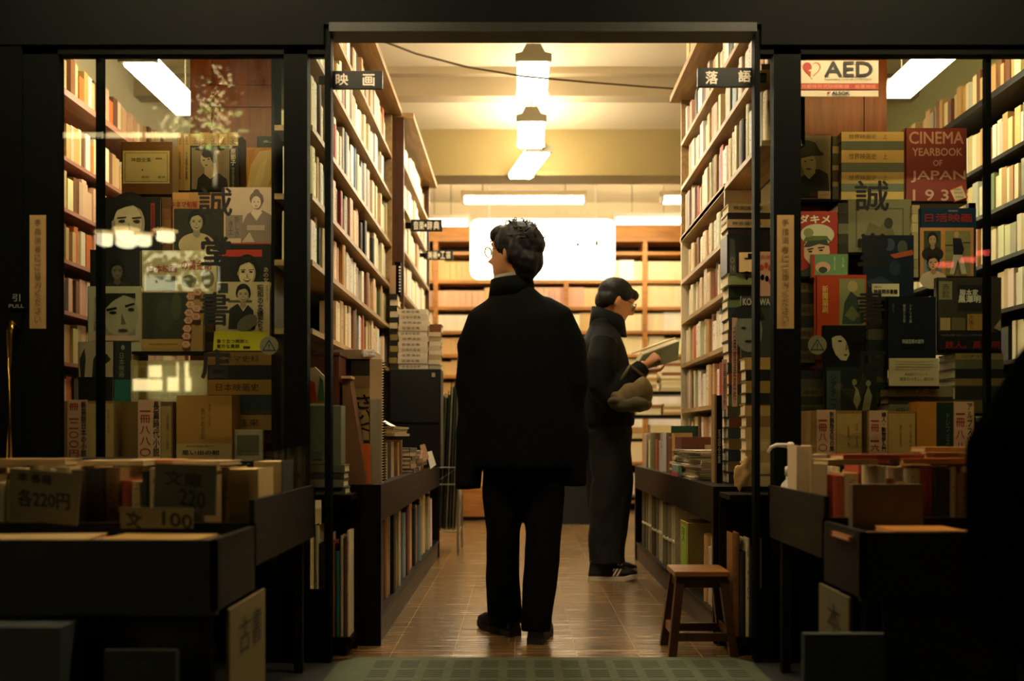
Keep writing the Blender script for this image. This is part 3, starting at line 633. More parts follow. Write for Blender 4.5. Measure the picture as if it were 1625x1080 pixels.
while k < 44:
    zz = .66 + k * .0115
    if zz < UZ(574, 4.0): m.tube([(x1 + .008 + .009 * math.cos(a), 3.99 + .009 * math.sin(a), zz + .002 * math.sin(a)) for a in (0, 1.2, 2.5, 3.7, 5)], .0018, 5)
    k += 1
m.build('spiral', BLACKM, t)
t = stand('magazine', 'grey magazine standing before the spiral calendar', 'magazine', UX(586, 3.93), UX(604, 3.93), 3.93, .03, .65, UZ(633, 3.93), '9a8f72')
# black box and the three stacks on it
t = thing('black_board', (-.66, 5.93, .65), 'black upright display case under the white book stack, at the table end', 'case')
MB().box(-.812, -.49, 5.86, 6.05, .65, 1.26).build('case_body', paint('14160f', .5, .1), t, bevel=.006); MB().box(-.80, -.502, 5.852, 5.86, .93, 1.245).build('front_panel', paint('1b1d17', .6, .1), t); MB().box(-.545, -.525, 5.848, 5.852, 1.21, 1.235).build('tag', paint('b0aa94', .6, .1), t)
W = ['e8dcc0', 'e2d4b4', 'ebdfc4', 'dfd0ae']
pile(-.757, -.574, 5.88, 6.02, 1.26, [.034] * 11, [W[i % 4] for i in range(11)], lambda i: 'white flat book, %s from the base of the tall white stack' % ordw(i + 1), 'white set stacked on the black case', titles=['日本の音楽', '音楽全集', '世界演劇'])
pile(-.812, -.762, 5.88, 6.02, 1.26, [.036] * 13, ['3a2e1c', '8a7a3a', '2a241a', '9a8a44', '1c1a16', '8f7f3f', '16160f', 'c8bc98', '1a1a16', 'd2c6a4', '12120e', 'd8ccb0', '1c1a18'], lambda i: 'narrow flat book, %s from the base of the dark striped stack' % ordw(i + 1), 'narrow striped stack on the black case')
pile(-.568, -.495, 5.88, 6.02, 1.26, [.03, .028, .03, .026, .03, .028, .03, .028, .05], ['c8b890', 'e0d2ae', 'b8a47a', 'e6d8b8', 'cdbb92', 'e2d4b0', 'b9a67e', 'dccba2', '7a4a28'], lambda i: 'pale flat book, %s from the base of the short stack by the man' % ordw(i + 1), 'short stack on the black case')
t = stand('notice_card', 'pink printed card standing on the dark striped stack', 'card', UX(618, 5.9), UX(627, 5.9), 5.92, .012, UZ(458, 5.9) - .03, UZ(420, 5.9), 'b89878')
t = thing('ring_binder', (UX(631, 5.95), 5.95, 1.26), 'black binder with white ring holes standing on the striped stack', 'binder')
MB().box(UX(627, 5.95), UX(636, 5.95), 5.93, 6.0, 1.26 + .47, UZ(416, 5.95)).build('cover', BLACKM, t)
m = MB()
for k in range(9): m.ball((UX(635, 5.95), 5.926, 1.27 + .48 + k * .019), .006, 8)
m.build('rings', WHITEM, t)
# papers on the film table
z = pile(-.74, -.565, 4.2, 4.75, .845, [.013, .010, .012, .009], ['d8c8a8', 'e0d2b4', 'c8b48e', 'e4d8bc'], lambda i: 'loose sheaf of papers, %s layer on the upright slim books' % ordw(i + 1), 'sheaves on the film table', spine='back', name='paper_sheaf', jit=.015)
t = thing('open_booklet', (-.66, 4.45, z), 'opened white booklet lying tented on the paper sheaves', 'booklet')
MB().prism([(-.72, 4.35, z), (-.66, 4.35, z + .035), (-.595, 4.35, z), (-.595, 4.35, z + .003), (-.66, 4.35, z + .038), (-.72, 4.35, z + .003)], (0, .2, 0)).build('pages', WHITEM, t)
r = random.Random(5)
for k in range(16):
    y = 5.0 + k * .05
    t = flat_book(-.76 + r.uniform(0, .02), -.572 + r.uniform(-.01, .004), 5.0 + (k % 3) * .25, 5.22 + (k % 3) * .25, .65 + (k // 3) * .022, .021, r.choice(['8a6a4a', 'a07a5a', 'c0a888', '6a5236', '9a8a6a', '4a4a34']), 'worn pamphlet, pile %s from the doorway on the film table, %s from its base' % (ordw(k % 3 + 1), ordw(k // 3 + 1)), 'pamphlet piles on the film table', 'right', 'pamphlet', rot=r.uniform(-.08, .08))
for k, (px, py, c, lb) in enumerate(((683, 731, 'f0e8d2', 'white folded price tag hanging over the film table edge'), (672, 720, 'b08a6a', 'pinkish patterned paper strip hanging over the film table edge'))):
    tag(MB().prism([U(px - 6, py - 14, 5.6), U(px + 2, py - 16, 5.6), U(px + 9, py + 6, 5.55), U(px, py + 13, 5.55)], (0, .004, 0)).build('paper_tag', paint(c, .6, .2, scale=50)), lb, 'tag')
# wrapped posters in a wire rack at the table end
t = thing('poster_rack', (-.52, 6.95, 0), 'wire rack of plastic-wrapped posters beside the man in the long coat', 'rack')
ST = paint('8f9488', .3, .1, metal=.8, name='wire_steel')
for y in (6.72, 7.18): MB().tube([(-.62, y, 0), (-.62, y, .5), (-.44, y, .62), (-.44, y, 0)], .008, 6).build('leg', ST, t)
for z in (.16, .5, .62): MB().tube([(-.62, 6.72, z), (-.62, 7.18, z), (-.44, 7.18, z), (-.44, 6.72, z), (-.62, 6.72, z)], .005, 6).build('wire', ST, t)
r = random.Random(8)
for k in range(7):
    x = -.60 + k * .023; h = r.uniform(1.05, 1.42); y0 = 6.76 + r.uniform(0, .05); c = r.choice(['5a6048', '3c4636', '9a9472', '6c705a', '2c3428'])
    MB().prism([(x, y0, .17), (x + .006, y0 + .36, .17), (x + .05, y0 + .36, h), (x + .044, y0, h)], (.008, 0, 0)).build('poster', paint(c, .25, .3, scale=12, spec=.8), t)
    MB().prism([(x - .006, y0 - .01, .17), (x, y0 + .37, .17), (x + .044, y0 + .37, h + .03), (x + .038, y0 - .01, h + .03)], (.003, 0, 0)).build('plastic_sleeve', PLASTIC, t)
# ------------------------------------------------------------------ stool-side stacks at the doorway post
zA = pile(UX(1154, 4.12), UX(1192, 4.12), 4.10, 4.23, .64, [.05, .045, .052, .046, .05, .044, .048, .05, .045, .05, .043, .047, .05, .046, .048, .05, .04, .05][:18],
     ['23201a', '6a5a2a', '1d2a30', '6e5a22', '2c3a38', '6a3a1c', '4a5030', '55602e', '1c2226', '7a3f1c', '1a1814', '5c2a1a', '26241e', '3a2018', '1a2428', '20302a', '5c6a3a', '3c4a3a'],
     lambda i: 'dark clothbound flat book, %s from the base of the tall doorway stack' % ordw(i + 1), 'dark stack behind the doorway post', jit=.004)
zA = pile(UX(1154, 4.05), UX(1228, 4.05), 4.05, 4.20, zA, [.05], ['7c8450'], lambda i: 'green clothbound flat book crowning the dark doorway stack')
x0, x1 = UX(1154, 4.05), UX(1228, 4.05)
t = stand('art_book', 'black illustrated album standing on the dark doorway stack', 'book', x0, x1, 4.05, .14, zA, UZ(372, 4.05), '20231c')
m = MB().prism([U(1158, 436, 4.049), U(1168, 436, 4.049), U(1166, 380, 4.049), U(1158, 378, 4.049)], (0, -.001, 0), 0); letter(m, vert('ON'), U(1159, 430, 4.046), (.017, 0, 0), (0, 0, .06), 1); m.build('cover_print', [paint('4a4e40', .5, .3, scale=40), paint('8a8c78', .5, .1)], t)
zB = pile(x0, x1, 4.05, 4.18, UZ(372, 4.05) + .001, [.028, .036, .028, .040], ['2a1c14', 'd2b67c', '2c1a12', 'd6ba80'], lambda i: ['thin dark book under cream book atop the doorway stack', 'cream slipcased book, lower of two atop the doorway stack', 'thin dark book between the two cream books of the doorway stack', 'cream slipcased book, topmost on the doorway stack'][i], titles=[None, '映画論講座', None, '映画論講座'])
x0, x1 = UX(1173, 4.03), UX(1229, 4.03)
t = stand('booklet', 'cream booklet with a black hat drawing, before the black album', 'booklet', UX(1173, 4.035), UX(1203, 4.035), 4.032, .008, zA + .002, UZ(400, 4.03), 'd8b884')
m = MB().box(UX(1187, 4.03), UX(1196, 4.03), 4.030, 4.0318, UZ(409, 4.03), UZ(402, 4.03)).box(UX(1182, 4.03), UX(1198, 4.03), 4.030, 4.0318, UZ(411, 4.03), UZ(409, 4.03)).ball(U(1185, 432, 4.031), (.012, .001, .005), 8).ball(U(1185, 440, 4.031), (.006, .001, .012), 8); m.build('drawing', BLACKM, t)
zc = pile(UX(1181, 3.9), UX(1227, 3.9), 3.88, 3.98, .64, [.05, .048, .05, .046, .05, .045, .05, .044, .05, .046, .05], ['b99a5e', 'c2a468', 'ad8c50', 'c8aa70', 'b8955a', '8a6a34', 'c09a58', '1c1a16', '9a7a3a', '161512', 'b8904a'], lambda i: 'tan flat book, %s from the base of the pale doorway stack' % ordw(i + 1), 'pale stack behind the doorway post', jit=.004)
t = stand('film_magazine', 'dark film magazine with a photographed face on the pale doorway stack', 'magazine', UX(1175, 3.9), UX(1229, 3.9), 3.89, .012, zc, UZ(470, 3.9), '3a3f34')
m = MB(); yq = 3.888
m.prism([U(1188 + 22 * math.cos(a), 525 + 34 * math.sin(a), yq) for a in [i * .4 for i in range(16)]], (0, .001, 0), 1)
m.prism([U(1186 + 27 * math.cos(a), 505 + 22 * math.sin(a), yq - .001) for a in [i * .4 for i in range(16)] if math.sin(a) < .3], (0, .001, 0), 0)
for px in (1180, 1196): m.prism([U(px + 4 * math.cos(a), 520 + 2 * math.sin(a), yq - .002) for a in [i * .8 for i in range(8)]], (0, .001, 0), 0)
m.prism([U(1188 + 6 * math.cos(a), 541 + 2 * math.sin(a), yq - .002) for a in [i * .8 for i in range(8)]], (0, .001, 0), 0)
letter(m, 'KOKUWAH', U(1179, 484, yq - .003), (UX(1228, 3.9) - UX(1179, 3.9), 0, 0), (0, 0, .028), 2, .0008)
m.build('cover_print', [paint('181b16', .5, .1), paint('7e806a', .5, .2), paint('c8c0a0', .5, .1)], t)
t = stand('playbill', 'pink playbill with small red and black figures beside the doorway post', 'playbill', UX(1204, 3.93), UX(1227, 3.93), 3.93, .008, UZ(470, 3.93), UZ(399, 3.93), 'd09a80', pages=False)
m = MB(); r = random.Random(11)
for px, py in ((1209, 424), (1216, 421), (1222, 425), (1210, 440), (1217, 442), (1223, 446)): m.prism([U(px + 3.2 * math.cos(a), py + 5 * math.sin(a), 3.929) for a in [i * .7 for i in range(9)]], (0, .001, 0), r.randrange(2))
letter(m, '寄席', U(1207, 411, 3.9285), (.042, 0, 0), (0, 0, .018), 1); m.build('figures', [BLACKM, paint('b83a30', .5, .1)], t)
t = thing('book', (UX(1141, 4.2), 4.2, .64), 'tall black-spined book standing against the dark doorway stack', 'book')
MB().box(UX(1134, 4.15), UX(1137, 4.15), 4.15, 4.22, .64, UZ(625, 4.15)).build('board', paint('8a6a3e', .5, .1), t)
m = MB().box(UX(1137, 4.15), UX(1146, 4.15), 4.145, 4.22, .64, UZ(627, 4.15)); letter(m, vert('落語全集'), U(1139, 735, 4.144), (.013, 0, 0), (0, 0, .15), 1); m.build('spine', [BLACKM, paint('b0a888', .5, .1)], t)
for k, (px, y0_, y1_, lb) in enumerate(((1150, 570, 650, 'pink paper strip with writing hanging down the dark doorway stack'), (1166, 500, 645, 'long pink paper slip tucked in the pale doorway stack'))):
    x0, x1 = UX(px - 4, 3.99), UX(px + 4, 3.99)
    t = stand('paper_slip', lb, 'paper slip', x0, x1, 3.99, .003, UZ(y1_, 3.99), UZ(y0_, 3.99), 'd0a488', 'paper', pages=False); m = MB(); letter(m, vert('古典落語名作'), (x0 + .004, 3.989, UZ(y1_ - 6, 3.99)), (.013, 0, 0), (0, 0, (UZ(y0_, 3.99) - UZ(y1_, 3.99)) * .85)); m.build('lettering', paint('3a2a20', .6, .05), t)
pb = MB()
for k, (px, py, rx, rz) in enumerate(((1174, 770, .03, .045), (1180, 752, .03, .05), (1170, 755, .018, .05), (1184, 735, .014, .03))): pb.ball(U(px, py, 3.87), (rx, .012, rz), 10)
t = tag(solidify(pb, .006, 2, .006, 45).build('paper_bag', paint('c8a060', .6, .15), smooth=True), 'crumpled tan paper bag at the foot of the pale doorway stack', 'bag')
# magazines piled on the stool-side table
r = random.Random(21)
for k in range(24):
    c = k % 2; lv = k // 2; x = .82 + r.uniform(-.015, .012); y = 4.42 + c * .36 + r.uniform(-.02, .02)
    flat_book(x, x + .19, y, y + .30, .64 + lv * .0115, .011, r.choice(['8a8a74', 'd8ccb4', '4a5040', 'b8a898', '3a3a30', 'a0a08c', 'c8b8a0']), 'worn magazine, %s from the base of the %s pile above the stool' % (ordw(lv + 1), ['nearer-the-door', 'inner'][c]), 'magazine piles above the stool', 'right', 'magazine', rot=r.uniform(-.14, .14))
t = thing('brown_box', (.91, 5.0, .78), 'ribbed dark-red paper box on the inner magazine pile', 'box'); MB().box(.83, 1.02, 4.86, 5.14, .78, .84).build('box_body', paint('5c2e20', .6, .35, scale=70), t)
t = thing('folder', (.9, 5.3, .78), 'dark green folder leaning behind the ribbed red box', 'folder'); MB().box(.83, 1.0, 5.16, 5.19, .64, .90).build('cover', paint('12402c', .5, .1), t)
t = thing('pillow_packet', (.84, 4.6, .64), 'pale green and red packet at the edge of the magazine pile', 'packet'); MB().box(.795, .815, 4.75, 4.95, .64, .70).build('packet_body', paint('7a9a86', .4, .2), t, bevel=.004); MB().box(.794, .796, 4.75, 4.95, .64, .662).build('red_band', paint('b04a4a', .4, .1), t)
# ------------------------------------------------------------------ wooden stool
t = thing('wooden_stool', (.70, 3.73, 0), 'small varnished wooden stool standing by the doorway mat', 'stool')
STW = wood('80501e', .35, 0, 4, name='stool_wood'); STL = wood('3a210c', .4, 2, 4, name='stool_leg_wood')
MB().box(.597, .812, 3.645, 3.845, .302, .324).build('seat', STW, t, bevel=.004)
fe = {}
for sx in (0, 1):
    for sy in (0, 1):
        a = Vector(((.622, .787)[sx], (3.672, 3.818)[sy], .302)); b = Vector(((.585, .822)[sx], (3.635, 3.845)[sy], 0)); fe[sx, sy] = (a, b)
        w = .016; MB().prism([a + Vector((-w, -w, 0)), a + Vector((w, -w, 0)), a + Vector((w, w, 0)), a + Vector((-w, w, 0))], b - a).build('leg', STL, t)
def at(k, q): return fe[k][0].lerp(fe[k][1], q)
for k1, k2, q, m_ in (((0, 0), (1, 0), .76, STL), ((0, 1), (1, 1), .76, STL), ((0, 0), (0, 1), .70, STW), ((1, 0), (1, 1), .70, STW), ((0, 0), (1, 0), .07, STL), ((0, 1), (1, 1), .07, STL), ((0, 0), (0, 1), .07, STL), ((1, 0), (1, 1), .07, STL)):
    a, b = at(k1, q), at(k2, q); h = .016 if q > .1 else .022; s = .009
    d = (b - a).normalized(); n = Vector((d.y, -d.x, 0)) * s
    MB().prism([a + n + Vector((0, 0, -h)), a - n + Vector((0, 0, -h)), a - n + Vector((0, 0, h)), a + n + Vector((0, 0, h))], b - a).build('stretcher' if q > .1 else 'apron', m_, t)
# ------------------------------------------------------------------ hanging signs
def hanging_sign(px0, px1, py0, py1, Y, chars, boxes, label, side):
    x0, x1, z0, z1 = UX(px0, Y), UX(px1, Y), UZ(py1, Y), UZ(py0, Y)
    t = thing('hanging_sign', ((x0 + x1) / 2, Y, z0), label, 'sign')
    MB().box(x0, x1, Y, Y + .012, z0, z1).build('board', paint('11180f', .35, .08, name='sign_black'), t, bevel=.002)
    for ch, (a, b, c, d) in zip(chars, boxes): letter(MB(), ch, U(a, d, Y - .001), (UX(b, Y) - UX(a, Y), 0, 0), (0, 0, UZ(c, Y) - UZ(d, Y)), 0, .0012).build('character', paint('f2ead0', .5, .04, name='sign_white'), t)
    xb = x0 if side < 0 else x1
    MB().box(min(xb, xb + side * .05), max(xb, xb + side * .05), Y + .002, Y + .01, z0 + .02, z1 - .02).build('bracket', BLACKM, t)
hanging_sign(526, 607, 112, 141, 3.632, '映画', ((533, 552, 117, 135), (576, 594, 118, 136)), 'black film-section sign with two white characters, by the post opposite the stool', -1)
hanging_sign(1107, 1196, 107, 138, 3.632, '落語', ((1120, 1139, 113, 133), (1172, 1191, 112, 130)), 'black rakugo sign with two white characters, on the post above the stool', 1)
hanging_sign(652, 702, 348, 367, 6.4, '音楽・辞典', ((656, 664, 351, 364), (665, 673, 351, 364), (674, 677, 355, 360), (678, 686, 351, 364), (688, 697, 351, 364)), 'small black music sign sticking out from the second bookcase, upper of two', -1)
hanging_sign(676, 719, 397, 412, 7.2, '美術・工芸', ((679, 686, 399, 410), (687, 694, 399, 410), (695, 698, 402, 407), (699, 706, 399, 410), (708, 715, 399, 410)), 'small black arts sign further down the second bookcase, lower of two', -1)
# ------------------------------------------------------------------ back corner: low shelves with stacks, desk
t = thing('low_shelf', (1.35, 8.55, 0), 'dark low shelf loaded with stacks beyond the reading man', 'shelf')
for z in (.30, .82, 1.03, 1.24): MB().box(.85, 1.9, 8.4, 8.8, z - .03, z).build('shelf_board', DARKW, t)
for x in (.85, 1.87): MB().box(x, x + .03, 8.4, 8.8, 0, 1.24).build('side_panel', DARKW, t)
r = random.Random(31)
for j, (x0, w, z, n, th) in enumerate(((1.02, .2, 1.24, 6, .03), (1.26, .18, 1.24, 9, .028), (.90, .10, 1.24, 4, .03), (1.04, .22, 1.03, 3, .03), (1.28, .24, 1.03, 4, .025), (1.16, .2, .82, 3, .04), (.90, .2, .82, 2, .05))):
    pile(x0, x0 + w, 8.42, 8.62, z, [th] * n, [r.choice(['d8c690', 'e6d8ae', 'c0a468', 'b08a50', 'e0d0a0', '8a5a34']) for _ in range(n)], lambda i, j=j: 'flat book, %s from the base of stack %s along the low back shelf' % (ordw(i + 1), ordw(j + 1)), 'stacks on the low back shelf', seed=j)
t = thing('carton', (1.33, 8.5, .30), 'pale cardboard carton at the foot of the low back shelf', 'box'); MB().box(1.22, 1.5, 8.36, 8.395, .3, .6).build('box_body', paint('d8c8a0', .7, .1), t)
t = thing('counter', (.42, 9.2, 0), 'dark counter between the two men at the back of the aisle', 'counter')
MB().box(.25, .72, 9.0, 9.5, .62, .66).build('countertop', DARKW, t); MB().box(.28, .70, 9.03, 9.48, 0, .62).build('front_panel', paint('1a1c18', .6, .1), t)
t = thing('side_cabinet', (-.6, 9.6, 0), 'light wooden cabinet low against the back shelves', 'cabinet'); MB().box(-.85, -.15, 9.4, 9.9, .04, .34).build('cabinet_body', OAK, t); MB().box(-.85, -.15, 9.41, 9.9, 0, .04).build('plinth', DARKW, t)
# ------------------------------------------------------------------ window displays
def prints(t, Y, items, name='cover_print'):
    m = MB(); l = MB(); mats = []; lm = []; k = 0
    def idx(lst, h):
        p = paint(h, .5, .12, scale=25)
        if p not in lst: lst.append(p)
        return lst.index(p)
    for it in items:
        k += 1; y = Y - .0004 - .00035 * k
        if it[0] == 'r': _, a, b, c, d, h = it; m.poly([U(a, d, y), U(c, d, y), U(c, b, y), U(a, b, y)], idx(mats, h))
        elif it[0] == 'e':
            _, cx, cy, rx, ry, h = it[:6]; ro = math.radians(it[6]) if len(it) > 6 else 0; pts = []
            for i in range(22):
                a = 2 * math.pi * i / 22; dx, dy = rx * math.cos(a), ry * math.sin(a); pts.append(U(cx + dx * math.cos(ro) - dy * math.sin(ro), cy + dx * math.sin(ro) + dy * math.cos(ro), y))
            m.poly(pts, idx(mats, h))
        elif it[0] == 'p': m.poly([U(a, b, y) for a, b in it[1]], idx(mats, it[2]))
        elif it[0] == 't':
            _, s, a, b, c, d, h = it[:7]; letter(l, s, U(a, d, y), (UX(c, Y) - UX(a, Y), 0, 0), (0, 0, UZ(b, Y) - UZ(d, Y)), idx(lm, h), it[7] if len(it) > 7 else 0)
    if m.v: m.build(name, mats, t)
    if l.v: l.build('lettering', lm, t)
def bust(cx, cy, w, h, skin='b9b29a', hair='15150f', cloth='23221c', turn=0.0, smile=False, shoulders=True, neck=True):
    o = []; dk = '2a261c'; q = turn * w
    if shoulders: o += [('e', cx - q * .4, cy + h * 1.35, w * 1.15, h * .72, cloth)]
    def tone(hx, k): return ''.join('%02x' % max(0, min(255, int(int(hx[p:p + 2], 16) * k))) for p in (0, 2, 4))
    o += [('e', cx, cy - h * .17, w * .53, h * .55, hair), ('e', cx - w * .42, cy - h * .06, w * .13, h * .26, hair), ('e', cx + w * .42, cy - h * .06, w * .13, h * .26, hair)]
    if neck: o += [('p', [(cx - w * .17, cy + h * .3), (cx + w * .18, cy + h * .3), (cx + w * .24, cy + h * .78), (cx, cy + h * .95), (cx - w * .24, cy + h * .78)], tone(skin, .82))]
    o += [('e', cx + q * .3, cy + h * .04, w * .40, h * .50, tone(skin, .80)), ('e', cx + q * .3 - w * .035, cy + h * .03, w * .355, h * .475, skin), ('e', cx - w * .4, cy + h * .04, w * .05, h * .09, tone(skin, .75))]
    o += [('p', [(cx - w * .43, cy - h * .12), (cx - w * .44, cy - h * .45), (cx, cy - h * .66), (cx + w * .44, cy - h * .45), (cx + w * .43, cy - h * .10), (cx + w * .36, cy - h * .27), (cx + w * .1, cy - h * .40), (cx - w * .1, cy - h * .36), (cx - w * .33, cy - h * .27)], hair), ('p', [(cx - w * .2, cy - h * .55), (cx + w * .05, cy - h * .60), (cx + w * .2, cy - h * .5), (cx, cy - h * .54)], tone(hair, 2.6))]
    if smile: o += [('e', cx + q, cy + h * .29, w * .17, h * .055, '4a2a22'), ('e', cx + q, cy + h * .28, w * .135, h * .03, 'e0d8c4')]
    for s in (-1, 1):
        ex = cx + q + s * w * .19
        o += [('e', ex, cy - h * .02, w * .085, h * .035, dk), ('p', [(ex - w * .12, cy - h * .11), (ex + w * .12, cy - h * .13), (ex + w * .12, cy - h * .10), (ex - w * .12, cy - h * .085)], dk)]
    o += [('p', [(cx + q * 1.1 - w * .02, cy), (cx + q * 1.3 + w * .06, cy + h * .19), (cx + q * 1.1 - w * .03, cy + h * .2)], '8a826a'), ('e', cx + q, cy + h * (.345 if smile else .32), w * .10, h * .03, '5a3028')]
    return o
SHELVES = {}
def display(side, name, label, cat, x0, y0, x1, y1, Y, th, h, items=(), lean=0.0, pages=True, ledge=True):
    z0, z1 = UZ(y1, Y), UZ(y0, Y)
    t = stand(name, label, cat, UX(x0, Y), UX(x1, Y), Y, th, z0, z1, h, pages=pages)
    if items: prints(t, Y, items)
    if ledge: SHELVES.setdefault(side, []).append((UX(x0, Y), UX(x1, Y), Y, th, z0))
    return t
L, R = 'film', 'aed'
# --- window beside the pull door
display(L, 'slipcase', 'brown slipcase with a cream title label on the top tier of the film window', 'book', 193, 225, 273, 308, 4.05, .17, '7a5426', [('r', 195, 239, 269, 291, 'd8cf94'), ('r', 198, 242, 266, 288, '6a6236'), ('r', 198.8, 242.8, 265.2, 287.2, 'd8cf94'), ('t', '神戯全集', 208, 250, 240, 257, '3a3420'), ('t', '普及版', 247, 250, 257, 253, '3a3420'), ('t', '昭和　　書房', 225, 279, 262, 283, '3a3420'), ('e', 226, 269.5, 1.2, 1.2, '2a2418')])
xs = [281, 291, 302, 317, 332, 347, 362, 378]
for i in range(7):
    a, b = xs[i], xs[i + 1]
    display(L, 'book', 'cream set volume with script on its spine, %s from the brown slipcase' % ordw(i + 1), 'book', a + .3, 210 + (i % 3), b - .3, 302, 4.14, .12, ['b99b58', 'c2b274', 'c9b06c', 'cbb474', 'c6ae6a', 'ccb678', 'd0ba7c'][i], [('t', vert('こよみ'), a + 3, 216, b - 3, 230, '5a4420')] + ([('t', vert('北國全集'), a + 3, 240, b - 4, 285, '4a3818')] if i < 2 else []), pages=False)
display(L, 'art_book', 'black-edged portrait album of a woman in dark robe, white title down its edge', 'book', 302, 231, 378, 302, 4.05, .03, '14160f', [('r', 304, 234, 364, 300, '8a806a'), ('e', 333, 236.5, 24, 3.2, '10120c')] + [('p', [(312, 300), (314, 283), (324, 274), (337, 278), (348, 275), (360, 284), (362, 300)], '1a1c18'), ('p', [(325, 262), (337, 262), (341, 278), (334, 284), (324, 276)], 'c2b89c'), ('e', 328, 255, 9.5, 13, 'c8bfa4', -18), ('e', 330, 243, 10, 7, '181812', -18), ('e', 338, 250, 4, 9, '181812', -18)] + [('e', 323.5, 254, 1.8, 1, '2a2418'), ('e', 331, 252.5, 1.8, 1, '2a2418'), ('e', 327.5, 262, 2.2, .9, '4a2a22'), ('t', vert('原節子'), 366, 236, 374, 262, 'e8e0c8', .0008), ('t', vert('映画女優の半生'), 368, 265, 372, 298, 'a8a08a')])
display(L, 'book', 'dark green boxed book showing above the yellow painted album', 'book', 408, 216, 450, 302, 4.12, .08, '1c2a20', [('e', 422, 224, 4, 1.5, '8a9a84'), ('r', 418, 225, 436, 226.2, '8a9a84')])
display(L, 'art_book', 'album with a swirling yellow and cream painted front on the top tier', 'book', 390, 234, 450, 308, 4.03, .03, 'd09a3c', [('p', [(392, 300), (398, 262), (412, 240), (440, 236), (450, 252), (450, 306), (392, 306)], 'ead49a'), ('p', [(400, 300), (412, 262), (424, 250), (418, 280), (410, 304)], 'f4e6bc'), ('p', [(424, 296), (438, 262), (449, 256), (444, 286)], 'd8a850'), ('p', [(392, 238), (404, 237), (396, 258)], 'c07a24')])
display(L, 'film_magazine', 'dark magazine with a huge face of a woman, red strip beside, in the film window', 'magazine', 162, 313, 254, 400, 3.97, .02, '14130f', bust(205, 352, 62, 66, 'c2b494', '0e0d0a', '14130f', shoulders=False, neck=False) + [('r', 239, 322, 246, 372, '8a2a1c'), ('t', vert('女優讃歌'), 240, 325, 245, 366, '2a0c08')])
display(L, 'film_magazine', 'film magazine in a tan header with a smiling woman in pale blouse', 'magazine', 273, 305, 352, 400, 3.96, .02, 'a87c48', [('r', 276, 331, 352, 400, '2c2a22'), ('r', 274, 306, 300, 316, 'c08a50'), ('t', 'キネマ旬報', 271, 319, 313, 330, '8a1c14', .0006)] + bust(312, 352, 25, 27, 'b8a888', '12110d', 'c0ac84', smile=True))
display(L, 'photo_book', 'pale pinkish photo book of a seated woman in kimono with red paper band', 'book', 354, 297, 443, 416, 3.93, .025, 'cdb2a0', [('r', 358, 341, 385, 378, '8a7a70'), ('t', vert('新しき'), 372, 343, 380, 376, '5a4a44'), ('t', vert('き土'), 362, 350, 370, 372, '4a3c38'), ('p', [(382, 386), (384, 356), (392, 340), (402, 334), (418, 334), (432, 342), (440, 360), (440, 386)], '87736a'), ('p', [(398, 338), (407, 350), (416, 337), (412, 332), (402, 332)], 'd8c4b2'), ('r', 392, 357, 420, 365, 'b29a8c'), ('e', 407, 315, 11, 11, '7a665e'), ('e', 406.5, 321, 7.5, 10, 'd9c2b0'), ('e', 403.5, 320, 1.3, .8, '5a4840'), ('e', 409.5, 320, 1.3, .8, '5a4840'), ('e', 406.5, 326.5, 1.8, .8, '8a4a44'), ('e', 407, 305, 5, 5, '7a665e'), ('p', [(384, 384), (396, 368), (404, 384)], 'c0aa9a'), ('r', 355, 385, 443, 416, 'c03a22'), ('t', '日独合作映画の名花', 371, 387.5, 427, 392, 'ecd8c4')])
display(L, 'film_magazine', 'very dark magazine with a small dim portrait, behind the window mullion', 'magazine', 143, 396, 222, 458, 3.90, .02, '1a1c16', bust(186, 430, 22, 24, '6a6650', '0c0c08', '2e2c22'))
display(L, 'playbill', 'pale poster with red lettering and a lighter upper corner in the film window', 'poster', 225, 397, 344, 466, 3.92, .012, 'c8bc90', [('r', 283, 398, 343, 458, 'd8cc9e'), ('t', '日本映画', 236, 420, 280, 432, 'a84a34', .0006), ('t', 'の黄金期', 288, 412, 335, 428, 'a84a34', .0006), ('r', 232, 438, 278, 462, '5a6044'), ('e', 300, 446, 12, 10, '6a6a4a'), ('e', 330, 442, 10, 14, '7a7650')], pages=False)
display(L, 'film_magazine', 'dark magazine of a dark-haired smiling woman under a red title band', 'magazine', 346, 387, 430, 470, 3.89, .02, '1c1b16', [('r', 352, 396, 416, 407, 'b83422')] + bust(392, 432, 34, 40, 'd0bc98', '0e0d0a', '2a281f', smile=True) + [('t', vert('あの女の'), 418, 424, 426, 456, 'c8bc9c')])
display(L, 'photo_book', 'white-edged album filled by staring eyes of one face', 'book', 139, 454, 224, 557, 3.86, .025, 'b8b494', [('r', 162, 465, 215, 532, '8e8a70'), ('e', 192, 500, 28, 34, 'a8a284'), ('p', [(162, 465), (215, 465), (215, 474), (196, 468), (178, 478), (165, 492), (162, 492)], '1c1c14'), ('p', [(168, 490), (184, 487), (186, 490), (170, 494)], '14140e'), ('p', [(198, 484), (213, 480), (214, 483), (199, 488)], '14140e'), ('e', 179, 496, 6, 2.6, '10100a'), ('e', 208, 491, 5, 2.6, '10100a'), ('p', [(193, 496), (200, 514), (192, 515)], '6a6650'), ('e', 195, 524, 8, 2.5, '3a302a'), ('r', 145, 532, 222, 540, 'c8a894'), ('t', vert('まなざし写真集'), 148, 470, 157, 525, '4a4838')])
